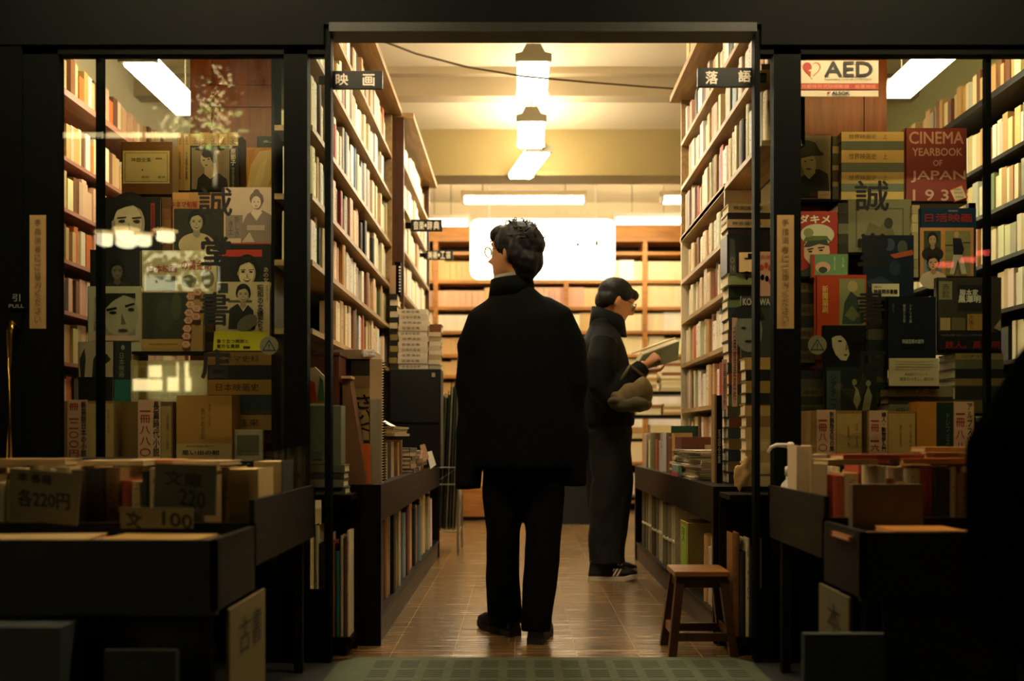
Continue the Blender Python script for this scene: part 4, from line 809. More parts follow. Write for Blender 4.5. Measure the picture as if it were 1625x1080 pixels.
display(L, 'film_magazine', 'grey-green volume with a column of pink hexagons down its edge', 'book', 223, 462, 322, 557, 3.87, .025, 'b08a50', [('r', 226, 464, 298, 537, '37392c'), ('r', 226, 538, 292, 552, 'b8924c'), ('r', 236, 545, 282, 547, '8a6a34'), ('e', 262, 500, 14, 26, '3e4434'), ('e', 280, 486, 8, 22, '4a5038')] + [it for i, (hx, hy) in enumerate(((303, 470), (302, 483), (300, 496), (299, 508), (297, 521), (296, 533), (295, 546), (313, 463), (312, 489), (311, 502))) for it in (('p', [(hx + 8 * math.cos(math.radians(a)), hy + 6.6 * math.sin(math.radians(a))) for a in range(0, 360, 60)], 'c8745a'), ('p', [(hx + 7 * math.cos(math.radians(a)), hy + 5.6 * math.sin(math.radians(a))) for a in range(0, 360, 60)], 'e2b694'), ('t', '日本映画の時代展記録集'[i], hx - 3.2, hy - 3.2, hx + 3.2, hy + 3.2, '9a4a34'))])
display(L, 'book', 'book of a smiling girl in a dark vest with a bright yellow paper band', 'book', 341, 447, 428, 557, 3.85, .025, 'c8b48c', [('r', 345, 447.5, 428, 524, 'c8b48c'), ('r', 346, 449, 362, 465, '3a382c'), ('r', 362, 476, 400, 480, '5a5648'), ('p', [(362, 522), (364, 490), (376, 482), (392, 482), (402, 492), (404, 522)], '201f18'), ('p', [(378, 482), (386, 494), (394, 482)], 'd8c8a4')] + bust(386, 467, 22, 24, 'c0ac86', '14120d', '201f18', smile=True, shoulders=False) + [('e', 392, 512, 18, 11, '6a6450', -35), ('t', vert('昭和の女優たち'), 408, 452, 418, 522, '3a2e1c', .0008), ('t', vert('銀幕の名花'), 422, 452, 426, 478, '6a5a3c'), ('p', [(340, 525), (427, 526), (424, 556), (338, 556)], 'd6cc2a'), ('t', '香り立つ美貌と', 344, 538, 394, 544, '4a440c', .0004), ('t', '意外な素顔', 344, 546, 380, 552, '4a440c', .0004), ('r', 386, 549, 397, 553, '2a2608')])
display(L, 'photo_book', 'sculpture photo book with dark leaping figures, by the window mullion', 'book', 124, 542, 179, 640, 3.83, .02, 'b8a886', [('p', [(128, 598), (126, 570), (134, 552), (136, 570), (134, 598)], '2e2c20'), ('p', [(146, 598), (148, 570), (156, 556), (170, 562), (176, 570), (164, 580), (162, 598)], '2e2c20'), ('r', 124, 598, 179, 640, '17160f')])
display(L, 'book', 'dark spined book with a teal lower half beside the sculpture album', 'book', 180, 541, 208, 640, 3.84, .09, '1e2520', [('t', vert('日本映画'), 189, 560, 197, 598, '8a927c'), ('e', 195, 551, 3, 4, '8a927c'), ('r', 181, 602, 207, 640, '1f6a66')])
t = display(L, 'display_case', 'shallow clear display case lying at the foot of the hexagon book', 'case', 207, 572, 329, 640, 3.84, .03, 'b8964e', [('r', 212, 580, 324, 632, 'c8a860'), ('t', '映画資料', 240, 622, 300, 630, '7a6028')])
MB().box(UX(207, 3.82), UX(329, 3.82), 3.82, 3.824, UZ(640, 3.82), UZ(571, 3.82)).build('clear_lid', PLASTIC, t)
yy = [(556, 577, '8a6428', 'キネマ史料'), (577, 600, '1c1d1a', None), (600, 624, '94702e', '日本映画史'), (624, 648, '1f2a2e', None), (648, 656, '3a2c18', None), (656, 680, '8a6630', '映画往来')]
z = UZ(682, 3.83)
for i, (a, b, c, tt) in enumerate(reversed(yy)):
    th = UZ(a, 3.83) - UZ(b, 3.83); flat_book(UX(330, 3.83), UX(440, 3.83), 3.83, 4.05, z, th - .0006, c, '%s thick flat volume, %s from the base, stacked under the yellow-banded book' % ('ochre' if tt else 'dark', ordw(i + 1)), None, 'front', 'thick_book', tt); z += th
SHELVES[L].append((UX(330, 3.83), UX(440, 3.83), 3.83, .2, UZ(682, 3.83)))
def filler(side, px0, px1, py0, py1, Y, n, cols, what, title=None):
    z = UZ(py1, Y); th = (UZ(py0, Y) - z) / n; yb = 4.28 if side == L else 4.10
    SHELVES.setdefault(side, []).append((UX(px0, Y), UX(px1, Y), Y, .1, z))
    for i in range(n): flat_book(UX(px0, Y), UX(px1, Y), Y, min(Y + .15, yb), z + i * th, th - .0008, cols[i % len(cols)], '%s, %s from its base' % (what, ordw(i + 1)), None, 'front', 'thick_book', title if i % 2 == 0 else None)
filler(R, 1268, 1306, 588, 655, 3.88, 5, ['4a4a34', '2a2c22', '5a5638'], 'dim flat volume stacked behind the dancing-figures magazine', '演劇')
filler(R, 1377, 1408, 505, 640, 3.90, 8, ['3a3a2a', '1e2420', '56523a', '2a2a20'], 'dark flat volume stacked between half-face magazine and navy book')
filler(R, 1268, 1294, 445, 575, 3.91, 7, ['54462c', '2c261a', '6a5a34', '20241e'], 'brownish flat volume stacked beside the orange-red book', '講座')
filler(R, 1447, 1459, 325, 440, 3.93, 8, ['b8a878', 'a89a70', 'c0b084'], 'pale flat volume stacked beside the blue magazine')
filler(R, 1330, 1346, 322, 436, 3.94, 7, ['3a3828', '6a6448', '2c2c22'], 'drab flat volume stacked beside the peaked-cap magazine')
filler(L, 256, 272, 313, 400, 4.02, 5, ['7a4a24', '5a3a1c', '8a5c2c'], 'brown flat volume stacked beside the huge-face magazine')
filler(L, 428, 446, 420, 555, 4.0, 9, ['4a3c24', '2c2a20', '6a5632', 'b8a078'], 'dim flat volume stacked behind the smiling girl book')
filler(L, 322, 340, 470, 556, 3.95, 6, ['3a2e1c', '1e1c16', '5a4424'], 'dark flat volume stacked beside the hexagon book')
zc = .75
def boxed(side, x0, y0, x1, Y, label, cols, slip, th=.13, wide=None):
    """boxed set with a paper price slip round it"""
    t = stand('boxed_set', label, 'boxed books', UX(x0, Y), UX(x1, Y), Y, th, zc, UZ(y0, Y), cols[0], 'box_front', pages=False)
    return t
def slip(t, Y, x0, x1, y0, y1, red, blk, redw=.5):
    prints(t, Y, [('r', x0, y0, x1, y1, 'ecbc98')] , 'price_slip')
    l = MB(); lm = [paint('b83c22', .6, .05), paint('1c140c', .6, .05)]; n = len(red); xm = x0 + (x1 - x0) * .55; pitch = (y1 - y0 - 8) / max(n, 1)
    for i, ch in enumerate(red): letter(l, ch, U(x0 + 3, y0 + 4 + (i + .86) * pitch, Y - .0014), (UX(xm, Y) - UX(x0 + 3, Y), 0, 0), (0, 0, (pitch * (.72 if ch not in '一・' else .12)) / FP * Y), 0, .0006)
    letter(l, vert(blk), U(xm + 4, y1 - 6, Y - .0014), (UX(x1 - 2, Y) - UX(xm + 4, Y), 0, 0), (0, 0, UZ(y0 + 3, Y) - UZ(y1 - 6, Y)), 1, .0004)
    l.build('lettering', lm, t)
Yb = 3.72
t = boxed(L, 98, 636, 182, Yb, 'boxed set with a red-and-black paper slip, at the pull-door end of the film window', ['a4824a'], 0); prints(t, Yb, [('r', 139, 640, 180, 730, 'd4b070'), ('t', vert('日本の名作'), 170, 650, 174, 690, '5a4420'), ('t', vert('全集普及版'), 156, 655, 159, 700, '5a4420')], 'title_panel'); slip(t, Yb, 107, 139, 634, 730, '冊一二〇〇円', '新装版日本の小説')
t = boxed(L, 194, 637, 274, Yb, 'boxed set with an eight-eight-zero paper slip, middle of three in the film window', ['806032'], 0); prints(t, Yb, [('r', 256, 644, 272, 730, 'c09c5c'), ('t', vert('全集小説'), 264, 655, 268, 712, '4a3818')], 'title_panel'); slip(t, Yb, 219, 255, 634, 730, '一冊八八〇', '長篇時代小説')
t = boxed(L, 280, 627, 368, Yb, 'orange-tan boxed book with a black-lettered lower band, beside the flat volumes', ['cc9448'], 0); prints(t, Yb, [('r', 280, 704, 368, 730, 'd8b476'), ('t', vert('思い出の記'), 319, 648, 325, 696, '6a4a1c'), ('t', vert('映画人の回想'), 331, 640, 334, 676, '6a4a1c'), ('t', '思い出の記', 289, 714, 348, 721, '20160a', .0006), ('t', '遠き名画座に寄せて', 296, 706, 340, 709, '20160a')], 'title_panel')
t = display(L, 'framed_print', 'small pale framed card with a grey picture at the window foot', 'picture frame', 372, 681, 417, 731, 3.74, .02, 'b8a888', [('r', 376, 690, 411, 722, '6a644e')], ledge=False, pages=False)
for k in range(4):
    x = 429 + k * 16
    tag(MB().box(UX(x, 3.45), UX(x + 13, 3.45), 3.40, 3.47, .66, UZ(716 - 3 * k, 3.45)).build('clear_case', PLASTIC), 'clear plastic case at the cart corner by the doorway post, %s of four' % ordw(k + 1), 'plastic case', 'clear plastic cases at the cart corner')
# --- window with the AED sticker
display(R, 'photo_book', 'portrait book of a man in a dark hat, wrapped in clear film', 'book', 1266, 215, 1318, 316, 4.0, .03, '8a8068', [('r', 1266, 218, 1316, 314, '8a8068'), ('p', [(1266, 314), (1268, 284), (1282, 272), (1300, 268), (1314, 276), (1317, 314)], '1a1e1c'), ('p', [(1276, 262), (1292, 262), (1294, 274), (1284, 284), (1276, 276)], 'c0b498'), ('e', 1283, 258, 12, 17, 'c2b598', -12), ('p', [(1266, 252), (1268, 228), (1280, 222), (1294, 226), (1302, 240), (1308, 243), (1306, 247), (1290, 247)], '12140f'), ('e', 1278, 256, 2, 1, '2a2418'), ('e', 1288, 254, 2, 1, '2a2418'), ('e', 1283, 268, 4, 1.2, '3a2a22'), ('t', '映画', 1286, 305, 1300, 313, '7a2a20'), ('r', 1298, 303, 1318, 315, 'd8b8a0'), ('t', '二八〇〇円', 1301, 307, 1315, 311, '8a3a30')])
MB().box(UX(1266, 3.985), UX(1319, 3.985), 3.982, 3.985, UZ(316, 3.985), UZ(213, 3.985)).build('clear_wrap', PLASTIC, bpy.data.objects[[o.name for o in bpy.data.objects if o.name.startswith('photo_book') and 'man in a dark hat' in o.get('label', '')][0]])
display(R, 'book', 'thick volume on end between the hatted portrait and the pale set', 'book', 1320, 216, 1332, 316, 4.0, .14, '4a4028', [('r', 1321, 232, 1331, 243, '9a8a5a'), ('r', 1321, 262, 1331, 270, '9a8a5a'), ('r', 1321, 288, 1331, 296, '9a8a5a')])
yy = [(209, 223, 'c9b070', 1), (224, 237, '5e6858', 0), (238, 257, 'c9b070', 1), (258, 272, '66705e', 0), (273, 290, 'c4ab6c', 1), (291, 303, '6a7462', 0), (304, 316, 'c4ab6c', 0)]
z = UZ(317, 3.98)
for i, (a, b, c, tt) in enumerate(reversed(yy)):
    th = UZ(a, 3.98) - UZ(b + 1, 3.98); flat_book(UX(1335, 3.98), UX(1434, 3.98), 3.98, 4.1, z, th - .0008, c, '%s flat volume, %s from the base of the set beside the red yearbook' % ('cream' if c[0] == 'c' else 'grey-green', ordw(i + 1)), None, 'front', 'thick_book', '世界映画史　上' if tt else None, '6a4c20'); z += th
SHELVES.setdefault(R, []).append((UX(1335, 3.98), UX(1434, 3.98), 3.98, .1, UZ(317, 3.98)))
t = display(R, 'yearbook', 'dull red cinema yearbook with pale stencil lettering', 'book', 1437, 203, 1534, 319, 3.97, .04, '86413a', [('t', 'CINEMA', 1443, 209, 1529, 228, 'cfa89c', .0012), ('t', 'YEARBOOK', 1448, 235, 1527, 247, 'cfa89c', .0009), ('t', 'OF', 1481, 254, 1495, 263, 'cfa89c', .0009), ('t', 'JAPAN', 1446, 271, 1532, 289, 'cfa89c', .0012), ('t', '1 9 3', 1449, 301, 1505, 318, 'cfa89c', .0012)])
prints(t, 3.965, [('p', [(1506, 300), (1527, 292), (1536, 314), (1514, 321)], 'b8342a'), ('p', [(1508, 302), (1526, 294.5), (1534, 313), (1516, 319)], 'dcccac'), ('t', 'CINEMA', 1513, 299, 1525, 302, '6a4a34'), ('t', 'YEAR BOOK', 1514, 304, 1528, 307, '6a4a34'), ('t', '1936', 1517, 311, 1529, 314, '6a4a34')], 'price_tag')
display(R, 'poster_magazine', 'red magazine with a painted man in a pale peaked cap', 'magazine', 1266, 335, 1329, 438, 3.90, .02, 'a03428', [('t', 'ダキメ', 1268, 341, 1317, 354, 'ecdcb8', .0012), ('e', 1297, 372, 27, 17, 'c8c0a0'), ('p', [(1273, 384), (1280, 374), (1312, 374), (1320, 384), (1310, 381), (1284, 383)], '5a6a3a'), ('e', 1283, 369, 8, 7, '8a8a5a'), ('p', [(1276, 408), (1276, 388), (1284, 382), (1314, 381), (1317, 400), (1308, 420), (1298, 426), (1286, 420)], 'd2aa86'), ('p', [(1275, 392), (1282, 382), (1312, 380), (1316, 390), (1300, 387), (1284, 392)], '3a4034'), ('e', 1286, 399, 3.2, 1.4, '2a241c'), ('e', 1303, 397, 3.2, 1.4, '2a241c'), ('p', [(1281, 395), (1291, 393), (1291, 395), (1281, 397)], '2a241c'), ('p', [(1298, 392), (1309, 391), (1309, 393), (1298, 394)], '2a241c'), ('e', 1295, 412, 5, 1.4, '8a3428'), ('p', [(1266, 438), (1270, 430), (1286, 424), (1312, 426), (1328, 438)], '3a3c34')])
display(R, 'framed_print', 'grey-green framed print wrapped in clear film behind the window lettering', 'picture frame', 1346, 316, 1446, 400, 3.95, .025, '7d7a5c', [('r', 1358, 330, 1434, 392, '5a5840'), ('r', 1360, 332, 1432, 390, '807c5e'), ('p', [(1366, 390), (1380, 352), (1396, 360), (1410, 345), (1426, 390)], '6a6648'), ('e', 1410, 354, 7, 9, '3a3a2c')], pages=False)
display(R, 'poster', 'dark blue poster with faint ghostly faces and an orange streak', 'poster', 1370, 373, 1450, 470, 3.90, .015, '141f2e', [('e', 1412, 388, 8, 10, '3c4a52'), ('e', 1432, 392, 8, 11, '4a5048'), ('p', [(1412, 404), (1448, 396), (1450, 404), (1420, 410)], 'a8542c'), ('e', 1420, 426, 9, 12, '26343e'), ('p', [(1374, 446), (1400, 438), (1420, 452), (1380, 456)], '2c3c48')], pages=False)
display(R, 'film_magazine', 'blue magazine with orange-bordered photos of three figures below a dark title band', 'magazine', 1460, 330, 1549, 438, 3.91, .02, '12304a', [('r', 1460, 361, 1545, 438, 'c88a4c'), ('t', '日活映画', 1468, 339, 1542, 352, '8a2a24', .001), ('t', '特別増刊号', 1505, 333, 1520, 336, 'a8b0a8'), ('r', 1466, 366, 1493, 399, '3e4a3a'), ('r', 1466, 404, 1495, 436, '7a8a86'), ('r', 1500, 366, 1540, 436, '8a8458')] + bust(1480, 380, 15, 17, 'c8a078', '14120e', '2a241c', smile=True) + bust(1481, 417, 19, 20, 'd0a67e', '14120e', 'c8b89a') + [('e', 1518, 372, 4, 5, 'c8a078'), ('p', [(1512, 378), (1525, 378), (1530, 396), (1527, 404), (1513, 404)], '1c2028'), ('p', [(1513, 404), (1527, 404), (1534, 434), (1526, 435), (1520, 412), (1514, 435), (1507, 434)], 'b8b4a4'), ('r', 1500, 388, 1512, 390, '3a3828'), ('r', 1528, 384, 1540, 386, '3a3828')])
display(R, 'book', 'small green book with a pink blossom, tucked behind the orange-red book', 'book', 1288, 403, 1345, 440, 3.87, .02, '6e9468', [('r', 1288, 404, 1293, 440, 'b83424'), ('e', 1306, 424, 12, 9, 'd8a890'), ('e', 1306, 428, 7, 5, '3a4434'), ('t', vert('園の花'), 1323, 407, 1326, 428, 'c8d4b0'), ('t', vert('名作集'), 1336, 408, 1340, 424, 'c8d4b0')])
display(R, 'book', 'orange-red book with gold title and painted panel in the AED window', 'book', 1295, 436, 1375, 540, 3.84, .03, 'b84420', [('r', 1332, 442, 1373, 516, '8a8a5c'), ('p', [(1336, 514), (1340, 480), (1350, 462), (1360, 470), (1366, 496), (1368, 514)], '39463a'), ('e', 1353, 454, 8, 9, 'b8a070'), ('p', [(1340, 500), (1352, 484), (1364, 500), (1354, 510)], '6a7040'), ('t', vert('新聞縮刷'), 1305, 453, 1314, 496, 'e0b458', .0007)])
display(R, 'price_card', 'small white card with handwriting tucked before the blue poster', 'card', 1384, 450, 1427, 470, 3.86, .004, 'e0d4b0', [('t', '映画の本と', 1388, 453, 1400, 457, '3a3020'), ('t', '映画関係書籍', 1387, 459, 1424, 466, '2a2014', .0006)], pages=False)
display(R, 'book', 'tall dark navy book with two white title columns and a printed plate', 'book', 1408, 471, 1485, 580, 3.83, .03, '161c24', [('t', vert('映画と文学'), 1433, 482, 1437, 512, 'b0b4a4'), ('t', vert('シナリオ論'), 1443, 482, 1447, 512, 'b0b4a4'), ('t', vert('書房刊'), 1416, 482, 1419, 496, '7a8078'), ('r', 1430, 534, 1468, 552, '0b0e12'), ('t', '映画芸術の創作', 1432, 538, 1466, 545, 'a8aca0', .0004)])
display(R, 'book', 'grey-brown book with bold white title and small tan cover pictures', 'book', 1487, 440, 1589, 556, 3.85, .03, '3e3a2e', [('r', 1490, 446, 1511, 475, '8a845e'), ('t', vert('赤髭'), 1495, 450, 1507, 472, '3a3626'), ('r', 1520, 452, 1560, 492, '23221c'), ('t', '脚本家', 1523, 459, 1552, 469, 'e8e0cc', .0006), ('t', '黒澤明', 1521, 469, 1556, 480, 'e8e0cc', .0012), ('r', 1492, 504, 1508, 524, 'b09a68'), ('r', 1510, 504, 1532, 524, '6a6244'), ('r', 1535, 498, 1562, 524, 'a8843c'), ('t', vert('天国と'), 1538, 500, 1545, 522, '3a2c14'), ('p', [(1577, 520), (1588, 506), (1589, 526)], 'a08a74'), ('r', 1489, 527, 1588, 555, '1a1814'), ('t', '日本映画の脚本を書いた人びとの記録を集めた', 1494, 530, 1562, 533, '8a8470'), ('t', '鉄人。黒澤明', 1500, 541, 1586, 553, '8a2a20', .0008)])
display(R, 'film_magazine', 'black magazine with half a pale face emerging from shadow', 'magazine', 1306, 516, 1375, 582, 3.79, .02, '0d0e0c', [('p', [(1320, 536), (1326, 533), (1336, 532), (1342, 540), (1346, 550), (1348, 562), (1343, 572), (1334, 571), (1326, 562), (1321, 550)], 'c8bc94'), ('e', 1333, 541, 3.4, 1.6, '14140e'), ('p', [(1343, 543), (1347, 554), (1341, 556)], '8a8266'), ('e', 1342, 563, 3, 1.2, '3a2a24'), ('p', [(1334, 532), (1344, 533), (1344, 540)], '0d0e0c')])
display(R, 'leaflet', 'cream leaflet of dense print leaning under the navy book', 'leaflet', 1411, 568, 1490, 612, 3.78, .006, 'd2c49a', [('r', 1421, 573, 1482, 574, 'a89c78'), ('r', 1421, 577, 1480, 578, 'a89c78'), ('r', 1421, 581, 1482, 582, 'a89c78'), ('r', 1421, 585, 1476, 586, 'a89c78'), ('t', '映画館のフラット', 1436, 591, 1472, 596, '5a4c30'), ('t', '戦争のつぎに、絶対の', 1428, 598, 1482, 604, '4a3c24')], pages=False)
display(R, 'film_magazine', 'dark green magazine with pale dancing figures and title strip', 'magazine', 1309, 582, 1391, 660, 3.77, .02, '1c2620', [('r', 1312, 588, 1334, 656, '3c4a42'), ('t', vert('シアターフ'), 1318, 594, 1327, 650, '131a16', .0006), ('p', [(1352, 608), (1358, 618), (1354, 636), (1360, 650), (1366, 634), (1362, 618)], '8a8a62'), ('p', [(1368, 652), (1372, 628), (1378, 612), (1384, 628), (1380, 650)], '8a8a62'), ('e', 1356, 606, 4, 5, '8a8a62'), ('e', 1378, 608, 4, 5, '8a8a62')])
z = UZ(660, 3.80)
for i, (a, b, c) in enumerate(((640, 659, '6a6e54'), (628, 640, '23281f'), (611, 628, '7a7a5c'))):
    th = UZ(a, 3.80) - UZ(b, 3.80); flat_book(UX(1410, 3.8), UX(1512, 3.8), 3.80, 4.0, z, th - .0008, c, 'grey-green flat book, %s from the base, under the cream leaflet' % ordw(i + 1), None, 'front', 'thick_book', '映画大全' if i != 1 else None); z += th
SHELVES[R].append((UX(1410, 3.8), UX(1512, 3.8), 3.80, .2, UZ(660, 3.80)))
z = UZ(655, 3.84)
for i, (a, b, c) in enumerate(((634, 655, '6a5c34'), (612, 634, '2a2a1e'), (600, 612, '7a6a3c'), (585, 600, '1f221c'), (570, 585, '5c5a40'), (560, 570, '8a7a48'))):
    th = UZ(a, 3.84) - UZ(b, 3.84); flat_book(UX(1516, 3.84), UX(1592, 3.84), 3.84, 4.0, z, th - .0008, c, 'olive-brown flat book, %s from the base, stacked under the bold-titled book' % ordw(i + 1), None, 'front', 'thick_book', 'シナリオ' if i % 2 else None); z += th
SHELVES[R].append((UX(1516, 3.84), UX(1592, 3.84), 3.84, .16, UZ(655, 3.84)))
t = boxed(R, 1287, 651, 1368, Yb, 'boxed set with an eight-hundred slip, beside the hand sanitizer pump', ['a8824a'], 0); prints(t, Yb, [('r', 1328, 656, 1367, 722, 'd4ac66'), ('t', vert('日本一の名言'), 1358, 672, 1362, 710, '4a3818'), ('t', vert('全集第一巻'), 1345, 674, 1348, 708, '5a4420')], 'title_panel'); slip(t, Yb, 1296, 1326, 650, 722, '一冊八〇', '新装版文化の集')
t = boxed(R, 1376, 652, 1453, Yb, 'boxed set with a sixteen-hundred slip, middle of three in the AED window', ['a67f46'], 0); prints(t, Yb, [('r', 1410, 656, 1452, 722, 'd0a862'), ('t', vert('井上靖時代'), 1443, 672, 1447, 712, '4a3818'), ('t', vert('第二巻普及'), 1428, 674, 1431, 708, '5a4420')], 'title_panel'); slip(t, Yb, 1379, 1408, 651, 722, '一冊一六', '婦人・動物学入門')
t = boxed(R, 1455, 637, 1546, Yb, 'orange boxed set with a dark green panel, beside the person in black', ['d48c38'], 0); prints(t, Yb, [('r', 1486, 638, 1513, 722, '22342a'), ('t', vert('ドレフュス'), 1501, 655, 1507, 706, '8a947c')], 'title_panel'); slip(t, Yb, 1514, 1545, 637, 722, '一冊八八', 'アルプス山系')
# display tiers that carry them
for side, yb, x0, x1, lb in ((L, 4.29, -1.80, -.965, 'dark tiered display stand inside the film window'), (R, 4.105, 1.09, 2.05, 'dark tiered display stand inside the AED sticker window')):
    t = thing('display_stand', ((x0 + x1) / 2, 3.9, 0), lb, 'display stand')
    MB().box(x0, x1, 3.66, yb, .72, .748).build('counter_top', DARKW, t)
    MB().box(x0, x1, 3.68, yb, .0, .72).build('base', DARKW, t)
    for a, b, Y, th, z in SHELVES[side]: MB().box(a, b, Y - .004, min(yb, Y + th + .05), z - .012, z - .0008).build('ledge', DARKW, t)
    for x in (x0 + .1, (x0 + x1) / 2, x1 - .1): MB().box(x - .015, x + .015, yb - .03, yb - .004, .748, 1.85).build('post', DARKW, t)
# ------------------------------------------------------------------ marks on the glass and frames
def sticker(name, label, x0, y0, x1, y1, h, items, Y=3.5745, th=.0012, cat='sticker'):
    t = thing(name, (UX((x0 + x1) / 2, Y), Y, UZ(y1, Y)), label, cat)
    MB().box(UX(x0, Y), UX(x1, Y), Y, Y + th - .0001, UZ(y1, Y), UZ(y0, Y)).build('backing', paint(h, .5, .06), t); prints(t, Y, items, 'print'); return t
J = '手指消毒にご協力ください'
for x0, x1, lb in ((47, 73, 'cream vertical notice strip on the black frame beside the pull door'), (1233, 1260, 'cream vertical notice strip on the black frame beside the AED window')):
    sticker('notice_strip', lb, x0, 341, x1, 521, 'b09058', [('t', c, x0 + 8, 348 + i * 14, x1 - 8, 348 + i * 14 + 10.5, '7a6238', .0003) for i, c in enumerate(J)])
heart = [(1288 + 16 * .9 * math.sin(a) ** 3, 110 - (13 * math.cos(a) - 5 * math.cos(2 * a) - 2 * math.cos(3 * a) - math.cos(4 * a)) * .95) for a in [i * math.pi / 16 for i in range(32)]]
hin = [(1288 + (x - 1288) * .86, 110.5 + (y - 110.5) * .86) for x, y in heart]; half = [p for p in hin if p[0] <= 1288.5]
sticker('aed_sticker', 'cream AED sticker with a red heart on the window glass', 1268, 96, 1394, 153, 'cfc6a0', [('p', heart, 'a02c20'), ('p', hin, 'cfc6a0'), ('p', half, 'a02c20'), ('p', [(1282, 112), (1296, 106), (1300, 108), (1291, 113), (1290, 124), (1286, 124), (1287, 113)], 'd8c894'), ('t', 'AED', 1309, 98, 1384, 121, '12150f', .002), ('t', 'Automated External Defibrillator', 1308, 123, 1384, 127, '2a2a1e'), ('r', 1268, 132, 1394, 142, 'a03a22'), ('t', '自動体外式除細動器　設置施設', 1273, 134, 1390, 140, 'd89a6a'), ('t', 'ALSOK', 1320, 145, 1348, 150.5, '14201a', .0008), ('p', [(1312, 146), (1319, 145), (1314, 150)], '9a2a20')], Y=3.5925, th=.0012)
def glass_text(label, col):
    t = thing('window_lettering', (UX(col[0][1], 3.59), 3.592, UZ(col[-1][4], 3.59)), label, 'lettering')
    for ch, a, b, c, d in col:
        m = MB(); letter(m, ch, U(a, d, 3.5925), (UX(c, 3.5925) - UX(a, 3.5925), 0, 0), (0, 0, UZ(b, 3.5925) - UZ(d, 3.5925)), 0, .0022 if ch in '誠書' else .0035); m.build('character', paint('10130c', .5, .05, name='glass_lettering'), t)
glass_text('black shop-name characters painted down the film window glass', (('誠', 315, 298, 368, 342), ('堂', 320, 376, 366, 420), ('書', 318, 464, 364, 516), ('店', 320, 555, 364, 600)))
glass_text('black shop-name characters painted down the AED window glass', (('誠', 1357, 287, 1410, 334), ('堂', 1362, 371, 1408, 421), ('書', 1360, 462, 1404, 512), ('店', 1362, 552, 1404, 598)))
for cx, cy, lb in ((427, 548, 'round warning sticker with a triangle on the film window glass'), (1297, 547, 'round warning sticker with a triangle on the AED window glass')):
    t = thing('warning_sticker', (UX(cx, 3.593), 3.593, UZ(cy + 15, 3.593)), lb, 'sticker')
    prints(t, 3.5932, [('e', cx, cy, 15, 15, '6a6a4a'), ('p', [(cx, cy - 10), (cx + 11.5, cy + 9), (cx - 11.5, cy + 9)], '1a1c12'), ('p', [(cx, cy - 6.5), (cx + 8.3, cy + 6.8), (cx - 8.3, cy + 6.8)], '6a6a4a'), ('r', cx - .9, cy - 2.5, cx + .9, cy + 3, '1a1c12'), ('e', cx, cy + 5, 1, 1, '1a1c12')], 'print')
# ------------------------------------------------------------------ carts in front of the windows
def cart(xf, xb, d, ysp, ynear, label):
    """d=+1: aisle side is +x"""
    t = thing('book_cart', ((xf + xb) / 2, (ysp + 3.5) / 2, -.012), label, 'cart'); a, b = sorted((xf, xb)); CW = wood('1f1a0e', .5, 1, name='cart_wood'); w = .016
    def side(x, y0, y1, z0, z1): q = sorted((x, x - d * w)); MB().box(q[0], q[1], y0, y1, z0, z1).build('side_board', CW, t)
    side(xf, ysp, 3.5, .475, .665); side(xb + d * w, ysp, 3.5, .475, .665)
    MB().box(a, b, ysp, ysp + w, .475, .60).build('front_board', CW, t); MB().box(a, b, 3.484, 3.5, .475, .655).build('rear_board', CW, t)
    MB().box(a + w, b - w, ysp + w, 3.484, .49, .505).build('tray_floor', CW, t)
    side(xf, ynear, ysp, .41, .59); side(xb + d * w, ynear, ysp, .41, .59)
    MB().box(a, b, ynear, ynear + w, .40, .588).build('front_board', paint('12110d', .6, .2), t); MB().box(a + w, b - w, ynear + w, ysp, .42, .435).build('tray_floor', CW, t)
    for x in (a + .03, b - .06):
        for y in (ynear + .05, 3.42): MB().box(x, x + .03, y, y + .03, -.012, .475 if y > 3 else .40).build('leg', CW, t)
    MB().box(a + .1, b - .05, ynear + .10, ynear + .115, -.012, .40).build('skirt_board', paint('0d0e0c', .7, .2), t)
    return t
cart(-.758, -2.5, 1, 2.70, 2.36, 'two-tier wooden book cart before the film window'); cart(.92, 2.45, -1, 2.86, 2.55, 'two-tier wooden book cart before the AED window')
def tray_row(x0, x1, y, z, dep, seed, n, where, rows):
    r = random.Random(seed); x = x0; k = 0
    while x < x1 - .03:
        th = r.uniform(.022, .055); th = min(th, x1 - x); h = r.uniform(.19, .25)
        o = bpy.data.objects.new('paperback', UNIT[r.randrange(4)]); COL.objects.link(o); o.location = (x + th / 2, y, z); o.scale = (dep, th * .95, h); o.rotation_euler = (0, 0, math.pi / 2); k += 1
        o.color = (*rgb(r.choice(['c9a468', 'e0cf9f', '8a6a3a', 'b04a30', '3a3020', 'd8c08a', '6a5a34', 'cdb27a', '2a2c22', 'a89058'])), 1)
        tag(o, 'worn paperback, %s from the doorway in the %s row, cart before the %s window' % (ordw(k) if n > 0 else ordw(k), rows, where), 'book', 'paperbacks in the cart by the %s window' % where); x += th
for j, (y, rw) in enumerate(((2.80, 'front'), (3.02, 'middle'), (3.24, 'rear'))): tray_row(-2.05 if j else -1.75, (-.93, -.90, -.82)[j], y, .505, .17, 400 + j, 1, 'film', rw)
for j, (y, rw) in enumerate(((2.95, 'front'), (3.15, 'middle'), (3.33, 'rear'))): tray_row((1.12, 1.05, 1.10)[j], 1.75, y, .505, .15, 410 + j, 1, 'AED', rw)
